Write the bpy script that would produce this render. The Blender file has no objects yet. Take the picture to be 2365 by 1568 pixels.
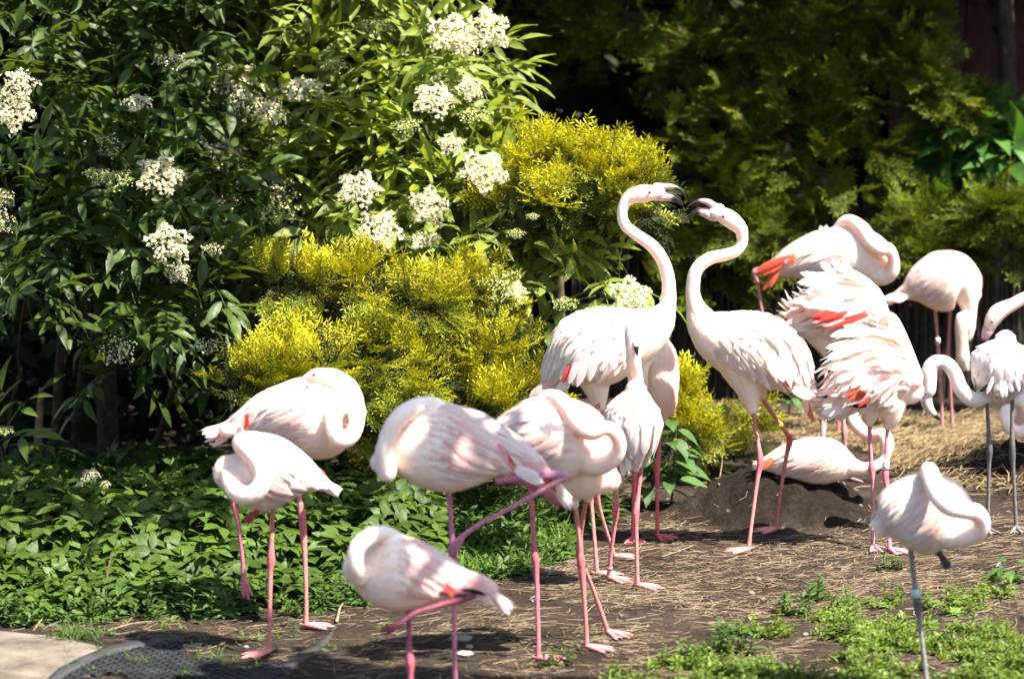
import bpy, math, random
import numpy as np
from mathutils import Vector, Matrix

rng = np.random.default_rng(11)
random.seed(11)
SC = bpy.context.scene
COL = SC.collection

# ------------------------------------------------------------------ camera, sky, sun, exposure
CAM_Z, PITCH = 2.4, math.radians(7.0)
FPX, CU, CV = 6720.0, 1182.5, 784.0          # focal length and centre in units of a 2365 px wide frame
cam_data = bpy.data.cameras.new('camera')
cam = bpy.data.objects.new('camera', cam_data)
COL.objects.link(cam)
cam.location = (0, 0, CAM_Z)
cam.rotation_euler = (math.pi / 2 - PITCH, 0, 0)
cam_data.sensor_width = 36.0
cam_data.lens = FPX / 2365.0 * 36.0
cam_data.clip_end = 2000
cam_data.dof.use_dof = True
cam_data.dof.focus_distance = 12.1
cam_data.dof.aperture_fstop = 2.2
SC.camera = cam

to_sun = Vector((1.0, -0.6, 0.0)).normalized()
SUN_EL = math.radians(58)
sun_dir = Vector((to_sun.x * math.cos(SUN_EL), to_sun.y * math.cos(SUN_EL), math.sin(SUN_EL)))
world = bpy.data.worlds.new("World")
SC.world = world
world.use_nodes = True
wn = world.node_tree
wn.nodes.clear()
w_out = wn.nodes.new('ShaderNodeOutputWorld')
w_bg = wn.nodes.new('ShaderNodeBackground')
w_sky = wn.nodes.new('ShaderNodeTexSky')
w_sky.sky_type = 'NISHITA'
w_sky.sun_disc = False
w_sky.sun_elevation = SUN_EL
w_sky.sun_rotation = math.atan2(to_sun.x, to_sun.y)
w_bg.inputs['Strength'].default_value = 0.10
wn.links.new(w_sky.outputs[0], w_bg.inputs[0])
wn.links.new(w_bg.outputs[0], w_out.inputs[0])
sun_data = bpy.data.lights.new('sun', 'SUN')
sun_data.energy = 5.0
sun_data.angle = math.radians(0.5)
sun_data.color = (1.0, 0.95, 0.87)
sun = bpy.data.objects.new('sun', sun_data)
COL.objects.link(sun)
sun.rotation_euler = sun_dir.to_track_quat('Z', 'Y').to_euler()
sun.location = sun_dir * 30
SC.view_settings.view_transform = 'Standard'
SC.view_settings.look = 'None'
SC.view_settings.exposure = 1.95
SC.view_settings.gamma = 1.0
SC.view_settings.use_curve_mapping = False
SC.render.engine = 'CYCLES'
SC.cycles.max_bounces = 8
SC.cycles.transparent_max_bounces = 8
SC.cycles.use_denoising = True

# ------------------------------------------------------------------ picture to place
FWD = np.array([0, math.cos(PITCH), -math.sin(PITCH)])
UPV = np.array([0, math.sin(PITCH), math.cos(PITCH)])
CAM = np.array([0, 0, CAM_Z])

def ray(u, v):
    return np.array([1., 0, 0]) * ((u - CU) / FPX) + UPV * ((CV - v) / FPX) + FWD

def W(u, v, Y):
    """point on the upright plane y = Y that is seen at (u, v)"""
    d = ray(u, v)
    return CAM + d * (Y / d[1])

def mpp(Y):
    return Y / FPX * 1.005

MOUNDS = [  # x, y, height, radius x, radius y, power
    (1.20, 13.05, 0.195, 0.38, 0.28, 3.6),
    (2.45, 13.9, 0.17, 0.36, 0.30, 2.5),
    (1.75, 14.4, 0.07, 1.1, 0.8, 2.0),
    (0.70, 16.1, 0.10, 0.8, 0.4, 2.0),
]

def ground(x, y):
    x = np.asarray(x, float); y = np.asarray(y, float)
    z = 0.012 * np.sin(1.7 * x + 0.6) * np.cos(1.3 * y) + 0.008 * np.sin(3.9 * x - 2.2 * y)
    z = z + 0.004 * np.sin(9.1 * x + 3 * y) * np.sin(8.3 * y - 2 * x)
    for mx, my, h, rx, ry, p in MOUNDS:
        r = np.sqrt(((x - mx) / rx) ** 2 + ((y - my) / ry) ** 2 + 1e-9)
        z = z + h * np.exp(-r ** p)
    return z

def hit(u, v):
    d = ray(u, v)
    t = -CAM_Z / d[2]
    # march from the near side so mounds hide what lies behind them
    t0 = t * 0.80
    for k in range(400):
        p = CAM + d * t0
        if p[2] <= float(ground(p[0], p[1])):
            break
        t0 += t * 0.0008
    return CAM + d * t0

# ------------------------------------------------------------------ mesh helpers (all faces are quads)
def mesh_from(name, V, F, C=None, smooth=True):
    V = np.asarray(V, np.float32); F = np.asarray(F, np.int32)
    me = bpy.data.meshes.new(name)
    me.vertices.add(len(V)); me.vertices.foreach_set('co', V.ravel())
    me.loops.add(F.size); me.loops.foreach_set('vertex_index', F.ravel())
    me.polygons.add(len(F))
    me.polygons.foreach_set('loop_start', np.arange(0, F.size, 4, dtype=np.int32))
    me.update(calc_edges=True)
    if C is not None:
        set_col(me, C)
    me.polygons.foreach_set('use_smooth', np.full(len(F), smooth, dtype=bool))
    me.update()
    return me

def set_col(me, C):
    C = np.asarray(C, np.float32)
    if C.shape[1] == 3:
        C = np.concatenate([C, np.ones((len(C), 1), np.float32)], 1)
    a = me.color_attributes.new('Col', 'FLOAT_COLOR', 'POINT')
    a.data.foreach_set('color', C.ravel())

def link(name, me, mat, parent=None, **props):
    o = bpy.data.objects.new(name, me)
    COL.objects.link(o)
    if mat is not None and me is not None and len(me.materials) == 0:
        me.materials.append(mat)
    if parent is not None:
        o.parent = parent
        o.matrix_parent_inverse = parent.matrix_world.inverted() if parent.type != 'EMPTY' else Matrix.Translation(-parent.location)
    for k, val in props.items():
        o[k] = val
    return o

def thing(name, loc, label, cat, group=None):
    o = bpy.data.objects.new(name, None)
    o.empty_display_size = 0.1
    COL.objects.link(o)
    o.location = tuple(float(c) for c in loc)
    o['label'] = label; o['category'] = cat
    if group: o['group'] = group
    return o

def child(name, V, F, C, mat, parent, smooth=True, **props):
    """a part whose vertices are given in world space"""
    me = mesh_from(name, V, F, C, smooth)
    o = bpy.data.objects.new(name, me)
    COL.objects.link(o)
    if mat is not None: me.materials.append(mat)
    if parent is not None:
        o.parent = parent
        p = parent; off = Vector((0, 0, 0))
        while p is not None:
            off += Vector(p.location); p = p.parent
        o.location = -off
    for k, val in props.items(): o[k] = val
    return o

def place(name, me, parent, M, **props):
    """a part that shares mesh data, M in world space, parent chain is translations only"""
    o = bpy.data.objects.new(name, me)
    COL.objects.link(o)
    off = Vector((0, 0, 0))
    if parent is not None:
        o.parent = parent
        p = parent
        while p is not None:
            off += Vector(p.location); p = p.parent
    o.matrix_basis = Matrix.Translation(-off) @ M
    for k, val in props.items(): o[k] = val
    return o

def single(name, V, F, C, mat, label, cat, group=None, smooth=True):
    V = np.asarray(V, float)
    c = np.array([V[:, 0].mean(), V[:, 1].mean(), V[:, 2].min()])
    me = mesh_from(name, V - c, F, C, smooth)
    me.materials.append(mat)
    o = bpy.data.objects.new(name, me)
    COL.objects.link(o)
    o.location = tuple(c)
    o['label'] = label; o['category'] = cat
    if group: o['group'] = group
    return o

def struct(name, V, F, C, mat, kind='structure', smooth=True):
    me = mesh_from(name, V, F, C, smooth)
    me.materials.append(mat)
    o = bpy.data.objects.new(name, me)
    COL.objects.link(o)
    o['kind'] = kind
    return o

def join(parts):
    Vs, Fs, Cs, n = [], [], [], 0
    for V, F, C in parts:
        V = np.asarray(V, float)
        Vs.append(V); Fs.append(np.asarray(F, int) + n)
        C = np.asarray(C, float)
        if C.ndim == 1: C = np.tile(C, (len(V), 1))
        Cs.append(C); n += len(V)
    return np.concatenate(Vs), np.concatenate(Fs), np.concatenate(Cs)

def grid_faces(nr, nc, wrap=False):
    F = []
    for i in range(nr - 1):
        for j in range(nc if wrap else nc - 1):
            k = (j + 1) % nc
            F.append((i * nc + j, i * nc + k, (i + 1) * nc + k, (i + 1) * nc + j))
    return np.array(F)

def smooth_path(P, n):
    """Catmull-Rom through the rows of P"""
    P = np.asarray(P, float)
    m = len(P)
    if m == 2:
        t = np.linspace(0, 1, n)[:, None]
        return P[0] * (1 - t) + P[1] * t
    Q = np.vstack([2 * P[0] - P[1], P, 2 * P[-1] - P[-2]])
    # by chord length
    L = np.concatenate([[0], np.cumsum(np.linalg.norm(np.diff(P[:, :2], axis=0), axis=1) + 1e-6)])
    out = []
    for s in np.linspace(0, L[-1], n):
        i = min(max(np.searchsorted(L, s, side='right') - 1, 0), m - 2)
        t = (s - L[i]) / (L[i + 1] - L[i])
        p0, p1, p2, p3 = Q[i], Q[i + 1], Q[i + 2], Q[i + 3]
        out.append(0.5 * (2 * p1 + (p2 - p0) * t + (2 * p0 - 5 * p1 + 4 * p2 - p3) * t * t + (3 * p1 - p0 - 3 * p2 + p3) * t ** 3))
    return np.array(out)

def tube(P, R, ns=10, flat=1.0, flat_axis=None, round_ends=True, col=(1, 1, 1)):
    """closed tube along P with radii R (tapering, rounded ends)"""
    P = np.asarray(P, float); R = np.asarray(R, float)
    if round_ends:
        d0 = P[0] - P[1]; d0 /= np.linalg.norm(d0) + 1e-9
        d1 = P[-1] - P[-2]; d1 /= np.linalg.norm(d1) + 1e-9
        pre = [(P[0] + d0 * R[0] * math.sin(a), R[0] * math.cos(a)) for a in (1.55, 1.05, 0.5)]
        post = [(P[-1] + d1 * R[-1] * math.sin(a), R[-1] * math.cos(a)) for a in (0.5, 1.05, 1.55)]
        P = np.vstack([[p for p, _ in pre], P, [p for p, _ in post]])
        R = np.concatenate([[r for _, r in pre], R, [r for _, r in post]])
    T = np.gradient(P, axis=0)
    T /= np.linalg.norm(T, axis=1, keepdims=True) + 1e-12
    a = np.array([0, 0, 1.]) if abs(T[0][2]) < 0.9 else np.array([1., 0, 0])
    if flat_axis is not None: a = np.asarray(flat_axis, float)
    N = a - T[0] * a.dot(T[0]); N /= np.linalg.norm(N)
    V = []
    for i in range(len(P)):
        N = N - T[i] * N.dot(T[i]); N /= np.linalg.norm(N) + 1e-12
        B = np.cross(T[i], N)
        for k in range(ns):
            th = 2 * math.pi * k / ns
            V.append(P[i] + N * R[i] * flat * math.cos(th) + B * R[i] * math.sin(th))
    C = np.tile(np.asarray(col, float), (len(V), 1)) if np.ndim(col) == 1 else np.repeat(np.asarray(col, float), ns, axis=0)
    return np.array(V), grid_faces(len(P), ns, True), C

def merge(proto, Ms, tints=None):
    """many copies of one (V, F, C) as one mesh; Ms is n x 4 x 4"""
    V, F, C = proto
    Ms = np.asarray(Ms, float); n = len(Ms)
    V4 = np.einsum('nij,vj->nvi', Ms[:, :3, :3], V) + Ms[:, None, :3, 3]
    F4 = F[None] + (np.arange(n) * len(V))[:, None, None]
    C4 = np.tile(C[None], (n, 1, 1))
    if tints is not None: C4 = C4 * np.asarray(tints)[:, None, :]
    return V4.reshape(-1, 3), F4.reshape(-1, 4), C4.reshape(-1, C.shape[1])

def frame(x, n):
    """rotation whose X is x and whose Z is close to n"""
    x = x / (np.linalg.norm(x) + 1e-9)
    z = n - x * n.dot(x)
    if np.linalg.norm(z) < 1e-5: z = np.array([x[1], -x[0], 0.3])
    z = z / (np.linalg.norm(z) + 1e-9)
    return np.stack([x, np.cross(z, x), z], 1)

def mat4(R, p, s=1.0):
    M = np.eye(4); M[:3, :3] = R * s; M[:3, 3] = p
    return M

# ------------------------------------------------------------------ materials
def new_mat(name):
    m = bpy.data.materials.new(name); m.use_nodes = True
    nt = m.node_tree; nt.nodes.clear()
    out = nt.nodes.new('ShaderNodeOutputMaterial')
    return m, nt, out

def N(nt, typ, **kw):
    n = nt.nodes.new(typ)
    for k, val in kw.items():
        if k.startswith('i_'): n.inputs[k[2:].replace('_', ' ')].default_value = val
        else: setattr(n, k, val)
    return n

def tinted(nt, amount=0.25, noise_scale=None, noise_amt=0.2, attr=True, base=(1, 1, 1, 1)):
    """Col attribute with a little variation from object to object and over the surface"""
    if attr:
        a = N(nt, 'ShaderNodeVertexColor', layer_name='Col').outputs[0]
    else:
        r = N(nt, 'ShaderNodeRGB'); r.outputs[0].default_value = base; a = r.outputs[0]
    info = N(nt, 'ShaderNodeObjectInfo')
    mr = N(nt, 'ShaderNodeMapRange'); mr.inputs['To Min'].default_value = 1 - amount; mr.inputs['To Max'].default_value = 1 + amount
    nt.links.new(info.outputs['Random'], mr.inputs['Value'])
    mul = N(nt, 'ShaderNodeVectorMath', operation='SCALE')
    nt.links.new(a, mul.inputs[0]); nt.links.new(mr.outputs[0], mul.inputs['Scale'])
    res = mul.outputs[0]
    if noise_scale:
        tc = N(nt, 'ShaderNodeTexCoord')
        nz = N(nt, 'ShaderNodeTexNoise'); nz.inputs['Scale'].default_value = noise_scale; nz.inputs['Detail'].default_value = 6
        nt.links.new(tc.outputs['Object'], nz.inputs['Vector'])
        m2 = N(nt, 'ShaderNodeMapRange'); m2.inputs['From Min'].default_value = 0.3; m2.inputs['From Max'].default_value = 0.7
        m2.inputs['To Min'].default_value = 1 - noise_amt; m2.inputs['To Max'].default_value = 1 + noise_amt
        nt.links.new(nz.outputs[0], m2.inputs['Value'])
        mul2 = N(nt, 'ShaderNodeVectorMath', operation='SCALE')
        nt.links.new(res, mul2.inputs[0]); nt.links.new(m2.outputs[0], mul2.inputs['Scale'])
        res = mul2.outputs[0]
    return res

def add_bump(nt, bsdf, scale, strength, dist=0.01, detail=5, stretch=None):
    tc = N(nt, 'ShaderNodeTexCoord')
    nz = N(nt, 'ShaderNodeTexNoise'); nz.inputs['Scale'].default_value = scale; nz.inputs['Detail'].default_value = detail
    src = tc.outputs['Object']
    if stretch:
        mp = N(nt, 'ShaderNodeMapping'); mp.inputs['Scale'].default_value = stretch
        nt.links.new(src, mp.inputs[0]); src = mp.outputs[0]
    nt.links.new(src, nz.inputs['Vector'])
    b = N(nt, 'ShaderNodeBump'); b.inputs['Strength'].default_value = strength; b.inputs['Distance'].default_value = dist
    nt.links.new(nz.outputs[0], b.inputs['Height'])
    nt.links.new(b.outputs[0], bsdf.inputs['Normal'])

def surf(name, rough=0.7, spec=0.3, amount=0.1, noise=None, noise_amt=0.15, bump=None, sss=0.0, trans=0.0, trans_gain=1.6, attr=True, base=(1, 1, 1, 1), stretch=None, sheen=0.0):
    m, nt, out = new_mat(name)
    b = N(nt, 'ShaderNodeBsdfPrincipled')
    c = tinted(nt, amount, noise, noise_amt, attr, base)
    nt.links.new(c, b.inputs['Base Color'])
    b.inputs['Roughness'].default_value = rough
    b.inputs['Specular IOR Level'].default_value = spec
    if sheen: b.inputs['Sheen Weight'].default_value = sheen
    if sss:
        b.inputs['Subsurface Weight'].default_value = sss
        b.inputs['Subsurface Radius'].default_value = (1.0, 0.55, 0.4)
        b.inputs['Subsurface Scale'].default_value = 0.04
    if bump: add_bump(nt, b, bump[0], bump[1], bump[2], stretch=stretch)
    if trans:
        t = N(nt, 'ShaderNodeBsdfTranslucent')
        g = N(nt, 'ShaderNodeVectorMath', operation='MULTIPLY'); g.inputs[1].default_value = trans_gain if not np.isscalar(trans_gain) else (trans_gain,) * 3
        nt.links.new(c, g.inputs[0]); nt.links.new(g.outputs[0], t.inputs[0])
        mx = N(nt, 'ShaderNodeMixShader'); mx.inputs[0].default_value = trans
        nt.links.new(b.outputs[0], mx.inputs[1]); nt.links.new(t.outputs[0], mx.inputs[2])
        nt.links.new(mx.outputs[0], out.inputs[0])
    else:
        nt.links.new(b.outputs[0], out.inputs[0])
    return m

M_PLUM = surf('plumage', 0.8, 0.1, 0.0, 40, 0.04, (150, 0.4, 0.004), sss=0.5)
M_FEATH = surf('feather', 0.7, 0.12, 0.03, 60, 0.04, (160, 0.2, 0.003), trans=0.45, trans_gain=(1.08, 0.95, 0.90))
M_SKIN = surf('leg skin', 0.5, 0.35, 0.0, 90, 0.30, (300, 1.0, 0.003), stretch=(1, 1, 3.0))
M_BILL = surf('bill horn', 0.35, 0.45, 0.0, 50, 0.12, (120, 0.15, 0.002))
M_EYE = surf('eye', 0.15, 0.6)
M_PLASTIC = surf('ring plastic', 0.4, 0.4)
M_LEAF = surf('elder leaf', 0.46, 0.32, 0.25, 30, 0.18, (45, 0.35, 0.01), trans=0.40, trans_gain=(1.6, 1.45, 0.6))
M_HERB = surf('herb leaf', 0.5, 0.28, 0.2, 30, 0.15, (60, 0.4, 0.01), trans=0.28, trans_gain=(1.6, 1.6, 0.7))
M_NEEDLE = surf('yew needle', 0.55, 0.2, 0.15, trans=0.22, trans_gain=(1.4, 1.3, 0.6))
M_BARK = surf('bark', 0.9, 0.1, 0.1, 25, 0.4, (40, 0.8, 0.02), stretch=(1, 1, 0.2))
M_PETAL = surf('petal', 0.7, 0.2, 0.05, trans=0.2, trans_gain=1.0)
M_STRAW = surf('straw', 0.6, 0.3, 0.0)
M_STONE = surf('stone', 0.85, 0.2, 0.1, 30, 0.25, (60, 0.5, 0.01))
M_RUBBER = surf('rubber', 0.7, 0.3, 0.0, 14, 0.45, (120, 0.5, 0.004))
M_WOOD = surf('wood', 0.85, 0.2, 0.15, 18, 0.35, (60, 0.5, 0.01), stretch=(1, 1, 0.1))
M_DARKLEAF = surf('shaded foliage', 0.7, 0.15, 0.1, trans=0.1)
# ------------------------------------------------------------------ ground
def soil_material():
    m, nt, out = new_mat('soil')
    b = N(nt, 'ShaderNodeBsdfPrincipled'); b.inputs['Roughness'].default_value = 0.95
    b.inputs['Specular IOR Level'].default_value = 0.15
    tc = N(nt, 'ShaderNodeTexCoord')
    def noise(scale, detail=8, rough=0.6):
        n = N(nt, 'ShaderNodeTexNoise'); n.inputs['Scale'].default_value = scale
        n.inputs['Detail'].default_value = detail; n.inputs['Roughness'].default_value = rough
        nt.links.new(tc.outputs['Object'], n.inputs['Vector']); return n
    r1 = N(nt, 'ShaderNodeValToRGB')
    e = r1.color_ramp.elements
    e[0].position = 0.30; e[0].color = (0.016, 0.0113, 0.0082, 1)
    e[1].position = 0.72; e[1].color = (0.068, 0.050, 0.036, 1)
    k = e.new(0.52); k.color = (0.039, 0.028, 0.020, 1)
    nt.links.new(noise(2.6).outputs[0], r1.inputs[0])
    r2 = N(nt, 'ShaderNodeValToRGB')
    e = r2.color_ramp.elements
    e[0].position = 0.35; e[0].color = (0.55, 0.52, 0.5, 1)
    e[1].position = 0.68; e[1].color = (1.5, 1.45, 1.4, 1)
    nt.links.new(noise(38, 8, 0.7).outputs[0], r2.inputs[0])
    mul = N(nt, 'ShaderNodeVectorMath', operation='MULTIPLY')
    nt.links.new(r1.outputs[0], mul.inputs[0]); nt.links.new(r2.outputs[0], mul.inputs[1])
    vc = N(nt, 'ShaderNodeVertexColor', layer_name='Col')
    mul2 = N(nt, 'ShaderNodeVectorMath', operation='MULTIPLY')
    nt.links.new(mul.outputs[0], mul2.inputs[0]); nt.links.new(vc.outputs[0], mul2.inputs[1])
    # pale droppings and crumbs
    vo = N(nt, 'ShaderNodeTexVoronoi'); vo.inputs['Scale'].default_value = 13
    dist = noise(30, 4)
    addv = N(nt, 'ShaderNodeVectorMath', operation='MULTIPLY_ADD')
    nt.links.new(dist.outputs[1], addv.inputs[0]); addv.inputs[1].default_value = (0.06, 0.06, 0.06)
    nt.links.new(tc.outputs['Object'], addv.inputs[2]); nt.links.new(addv.outputs[0], vo.inputs['Vector'])
    sep = N(nt, 'ShaderNodeSeparateColor'); nt.links.new(vo.outputs['Color'], sep.inputs[0])
    g = N(nt, 'ShaderNodeMath', operation='GREATER_THAN'); g.inputs[1].default_value = 0.86
    nt.links.new(sep.outputs[0], g.inputs[0])
    d = N(nt, 'ShaderNodeMapRange'); d.inputs['From Min'].default_value = 0.10; d.inputs['From Max'].default_value = 0.20
    d.inputs['To Min'].default_value = 0.75; d.inputs['To Max'].default_value = 0.0
    nt.links.new(vo.outputs['Distance'], d.inputs['Value'])
    mm = N(nt, 'ShaderNodeMath', operation='MULTIPLY'); nt.links.new(g.outputs[0], mm.inputs[0]); nt.links.new(d.outputs[0], mm.inputs[1])
    mix = N(nt, 'ShaderNodeMix', data_type='RGBA')
    nt.links.new(mm.outputs[0], mix.inputs[0]); nt.links.new(mul2.outputs[0], mix.inputs[6]); mix.inputs[7].default_value = (0.22, 0.20, 0.175, 1)
    nt.links.new(mix.outputs[2], b.inputs['Base Color'])
    bp = N(nt, 'ShaderNodeBump'); bp.inputs['Strength'].default_value = 0.9; bp.inputs['Distance'].default_value = 0.025
    nt.links.new(noise(55, 9, 0.7).outputs[0], bp.inputs['Height'])
    nt.links.new(bp.outputs[0], b.inputs['Normal']); nt.links.new(b.outputs[0], out.inputs[0])
    return m

M_SOIL = soil_material()
xs = np.concatenate([[-400, -60, -30, -14, -8, -5, -3.6], np.arange(-2.9, 2.9, 0.028), [3.6, 5, 8, 14, 30, 60, 400]])
ys = np.concatenate([[-30, -10, 0, 5, 7.4], np.arange(8.4, 17.2, 0.034), [18, 19.5, 22, 28, 40, 80, 250, 900]])
gx, gy = np.meshgrid(xs, ys)
gz = ground(gx, gy)
inner = (np.abs(gx) < 2.95) & (gy > 8.3) & (gy < 17.3)
jit = rng.normal(0, 1, gx.shape)
jit = (jit + np.roll(jit, 1, 0) + np.roll(jit, 1, 1) + np.roll(np.roll(jit, 1, 0), 1, 1)) / 4
rough = np.full(gx.shape, 0.004)
mud = np.zeros(gx.shape)
for mx, my, h, rx, ry, p in MOUNDS[:2]:
    r = np.sqrt(((gx - mx) / rx) ** 2 + ((gy - my) / ry) ** 2)
    mud = np.maximum(mud, np.clip(1.75 - r, 0, 0.7) / 0.7)
jit = jit + mud * (np.sin(gx * 31 + 3 * np.sin(gy * 23)) * np.sin(gy * 37 + 2 * np.sin(gx * 19))) * .35
rough = rough + mud * 0.022
gz = gz + np.where(inner, jit * rough, 0)
gc = np.ones(gx.shape + (3,))
gc = gc * (1 - np.clip(mud * 1.3, 0, 1)[..., None] * np.array([0.46, 0.48, 0.50]))
struct('ground', np.stack([gx, gy, gz], -1).reshape(-1, 3), grid_faces(len(ys), len(xs)), gc.reshape(-1, 3), M_SOIL)

# ------------------------------------------------------------------ paved path corner, front left
def patch(name, back, front, nrow, z, mat, col, kind='structure', thick=0.04):
    """slab between two lines given in the picture, laid on the ground"""
    b = smooth_path(np.array(back, float), 24); f = smooth_path(np.array(front, float), 24)
    V = []
    for i in range(nrow):
        t = i / (nrow - 1)
        for j in range(24):
            p = hit(*(b[j] * (1 - t) + f[j] * t))
            V.append((p[0], p[1], float(ground(p[0], p[1])) + z))
    V = np.array(V); top = V.copy(); bot = V - np.array([0, 0, thick])
    F = list(grid_faces(nrow, 24))
    n = len(V)
    rim = [(0, j) for j in range(24)] + [(i, 23) for i in range(1, nrow)] + [(nrow - 1, j) for j in range(22, -1, -1)] + [(i, 0) for i in range(nrow - 2, 0, -1)]
    ids = [i * 24 + j for i, j in rim]
    for a, c in zip(ids, ids[1:] + ids[:1]): F.append((a, c, c + n, a + n))
    return struct(name, np.vstack([top, bot]), np.array(F), np.tile(col, (2 * n, 1)), mat, kind, smooth=False)

M_CONC = surf('concrete', 0.9, 0.15, 0.0, 7, 0.5, (80, 0.6, 0.01))
patch('path', [(-60, 1458), (60, 1470), (150, 1482), (235, 1502)], [(-60, 1640), (0, 1640), (40, 1640), (95, 1590)], 10, 0.012, M_CONC, (0.13, 0.108, 0.082))

# ------------------------------------------------------------------ leaf building blocks
def leaflet(L=0.12, w=0.045, fold=0.25, droop=0.25, col=(1, 1, 1), nr=6, wave=0.0, seed=0):
    r = np.random.default_rng(seed)
    prof = np.interp(np.linspace(0, 1, nr), [0, .15, .4, .6, .8, 1], [0.08, .62, 1, .9, .5, .02])
    V = []
    for k in range(nr):
        t = k / (nr - 1)
        h = prof[k] * w / 2
        z = -droop * L * t * t
        wv = wave * math.sin(5 * t + seed) * w
        V += [(L * t, -h, z + fold * h + wv), (L * t, 0, z), (L * t, h, z + fold * h - wv)]
    V = np.array(V)
    C = np.tile(np.array(col, float), (len(V), 1))
    C[1::3] *= 1.12
    return V, grid_faces(nr, 3), C

def xf(part, R=None, p=(0, 0, 0), s=1.0):
    V, F, C = part
    V = V * s
    if R is not None: V = V @ np.asarray(R).T
    return V + np.asarray(p), F, C

def rotz(a): c, s = math.cos(a), math.sin(a); return np.array([[c, -s, 0], [s, c, 0], [0, 0, 1.]])
def roty(a): c, s = math.cos(a), math.sin(a); return np.array([[c, 0, s], [0, 1, 0], [-s, 0, c]])
def rotx(a): c, s = math.cos(a), math.sin(a); return np.array([[1., 0, 0], [0, c, -s], [0, s, c]])

def compound_leaf(seed, size=1.0, col=(0.075, 0.135, 0.028)):
    r = np.random.default_rng(seed)
    parts = []
    path = np.array([[0, 0, 0], [0.06, 0, 0.012], [0.12, 0, 0.012], [0.17, 0, 0.0]]) * size
    parts.append(tube(path, [0.0022, 0.002, 0.0016, 0.001], 4, col=np.array(col) * 1.5, round_ends=False))
    for (x, a, l) in ((0.07, 1.15, 0.085), (0.07, -1.15, 0.085), (0.125, 0.95, 0.11), (0.125, -0.95, 0.11), (0.17, 0.0, 0.13)):
        k = r.uniform(0.85, 1.15)
        lf = leaflet(l * k, l * k * r.uniform(0.28, 0.36), r.uniform(0.15, 0.5), r.uniform(0.1, 0.45), np.array(col) * r.uniform(0.85, 1.15), 6, 0.05, int(r.integers(99)))
        R = rotz(a + r.uniform(-.15, .15)) @ roty(r.uniform(-.1, .25)) @ rotx(r.uniform(-.35, .35))
        parts.append(xf(lf, R, np.array([x, 0, 0.01 - 0.05 * x]) * size, size))
    return join(parts)

def herb_cluster(seed, col=(0.060, 0.105, 0.012), h=0.0):
    """three groups of three leaflets on one stalk, as ground elder has"""
    r = np.random.default_rng(seed)
    parts = []
    for g in range(3):
        ga = g * 2.1 + r.uniform(-.3, .3)
        for a in (-1.0, 0.0, 1.0):
            l = r.uniform(0.055, 0.085)
            lf = leaflet(l, l * 0.55, 0.2, r.uniform(0.1, 0.5), np.array(col) * r.uniform(0.8, 1.2), 5, 0.06, int(r.integers(99)))
            R = rotz(ga) @ roty(r.uniform(-.2, .2)) @ rotz(a)
            parts.append(xf(lf, R, rotz(ga) @ np.array([0.035, 0, 0.0])))
    return join(parts)

def stalked(cluster, h, col=(0.07, 0.12, 0.03)):
    V, F, C = cluster
    st = tube([[0, 0, -h], [0.01, 0, -h * .5], [0, 0, 0]], [0.003, 0.0025, 0.002], 4, col=col, round_ends=False)
    return join([(V, F, C), st])

def needle_shoot(P, n, nl, r, c0, c1, nw=0.0026):
    """needles in two loose rows along the path P"""
    V, F, C = [], [], []
    T = np.gradient(P, axis=0); T /= np.linalg.norm(T, axis=1, keepdims=True) + 1e-9
    for i in range(n):
        t = (i + 0.5) / n
        k = t * (len(P) - 1); a = min(int(k), len(P) - 2); f = k - a
        p = P[a] * (1 - f) + P[a + 1] * f; tt = T[a]
        s = np.cross(np.array([0, 0, 1.]), tt); s /= np.linalg.norm(s) + 1e-9
        up = np.cross(tt, s)
        side = 1 if i % 2 else -1
        d = tt * r.uniform(.45, .8) + s * side * r.uniform(.6, 1.0) + up * r.uniform(-.15, .7)
        if t > .9: d = tt + s * side * r.uniform(0, .6) + up * r.uniform(-.1, .5)
        d /= np.linalg.norm(d)
        L = nl * r.uniform(.75, 1.15)
        w = np.cross(d, up * .6 + s * .4 * r.uniform(-1, 1)); w /= np.linalg.norm(w) + 1e-9
        b = len(V)
        mid = p + d * L * .6; tip = p + d * L + up * (-.12 * L)
        V += [p - w * nw * .35, p + w * nw * .35, mid + w * nw * .5, mid - w * nw * .5, tip + w * nw * .12, tip - w * nw * .12]
        F += [(b, b + 1, b + 2, b + 3), (b + 3, b + 2, b + 4, b + 5)]
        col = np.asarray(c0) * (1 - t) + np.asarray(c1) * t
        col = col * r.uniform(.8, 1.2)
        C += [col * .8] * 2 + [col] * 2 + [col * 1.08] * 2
    return np.array(V), np.array(F), np.array(C)

def yew_spray(seed, L=0.17, c0=(0.035, 0.065, 0.008), c1=(0.57, 0.525, 0.015), nside=5, dens=.62, nl=0.027, nw=0.0048):
    r = np.random.default_rng(seed)
    t = np.linspace(0, 1, 6)
    bend = r.uniform(-.1, .1)
    P = np.stack([L * t, bend * L * t * t, 0.10 * L * t * t], 1)
    parts = [needle_shoot(P, int(40 * dens), nl, r, c0, c1, nw),
             tube(P, np.linspace(.0025, .001, 6), 4, col=(0.12, 0.09, 0.03), round_ends=False)]
    for i in range(nside):
        f = 0.12 + 0.72 * i / nside
        side = 1 if i % 2 else -1
        p0 = np.array([L * f, bend * L * f * f, 0.10 * L * f * f])
        l = L * r.uniform(.45, .62) * (1.1 - .5 * f)
        d = np.array([math.cos(.75), side * math.sin(.75), r.uniform(.0, .35)])
        tt = np.linspace(0, 1, 4)[:, None]
        Q = p0 + d * l * tt + np.array([.12 * l, 0, .08 * l]) * tt * tt
        parts.append(needle_shoot(Q, int(22 * dens), nl, r, np.asarray(c0) * .6 + np.asarray(c1) * .4 * (f + .2), c1, nw))
    return join(parts)

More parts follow.
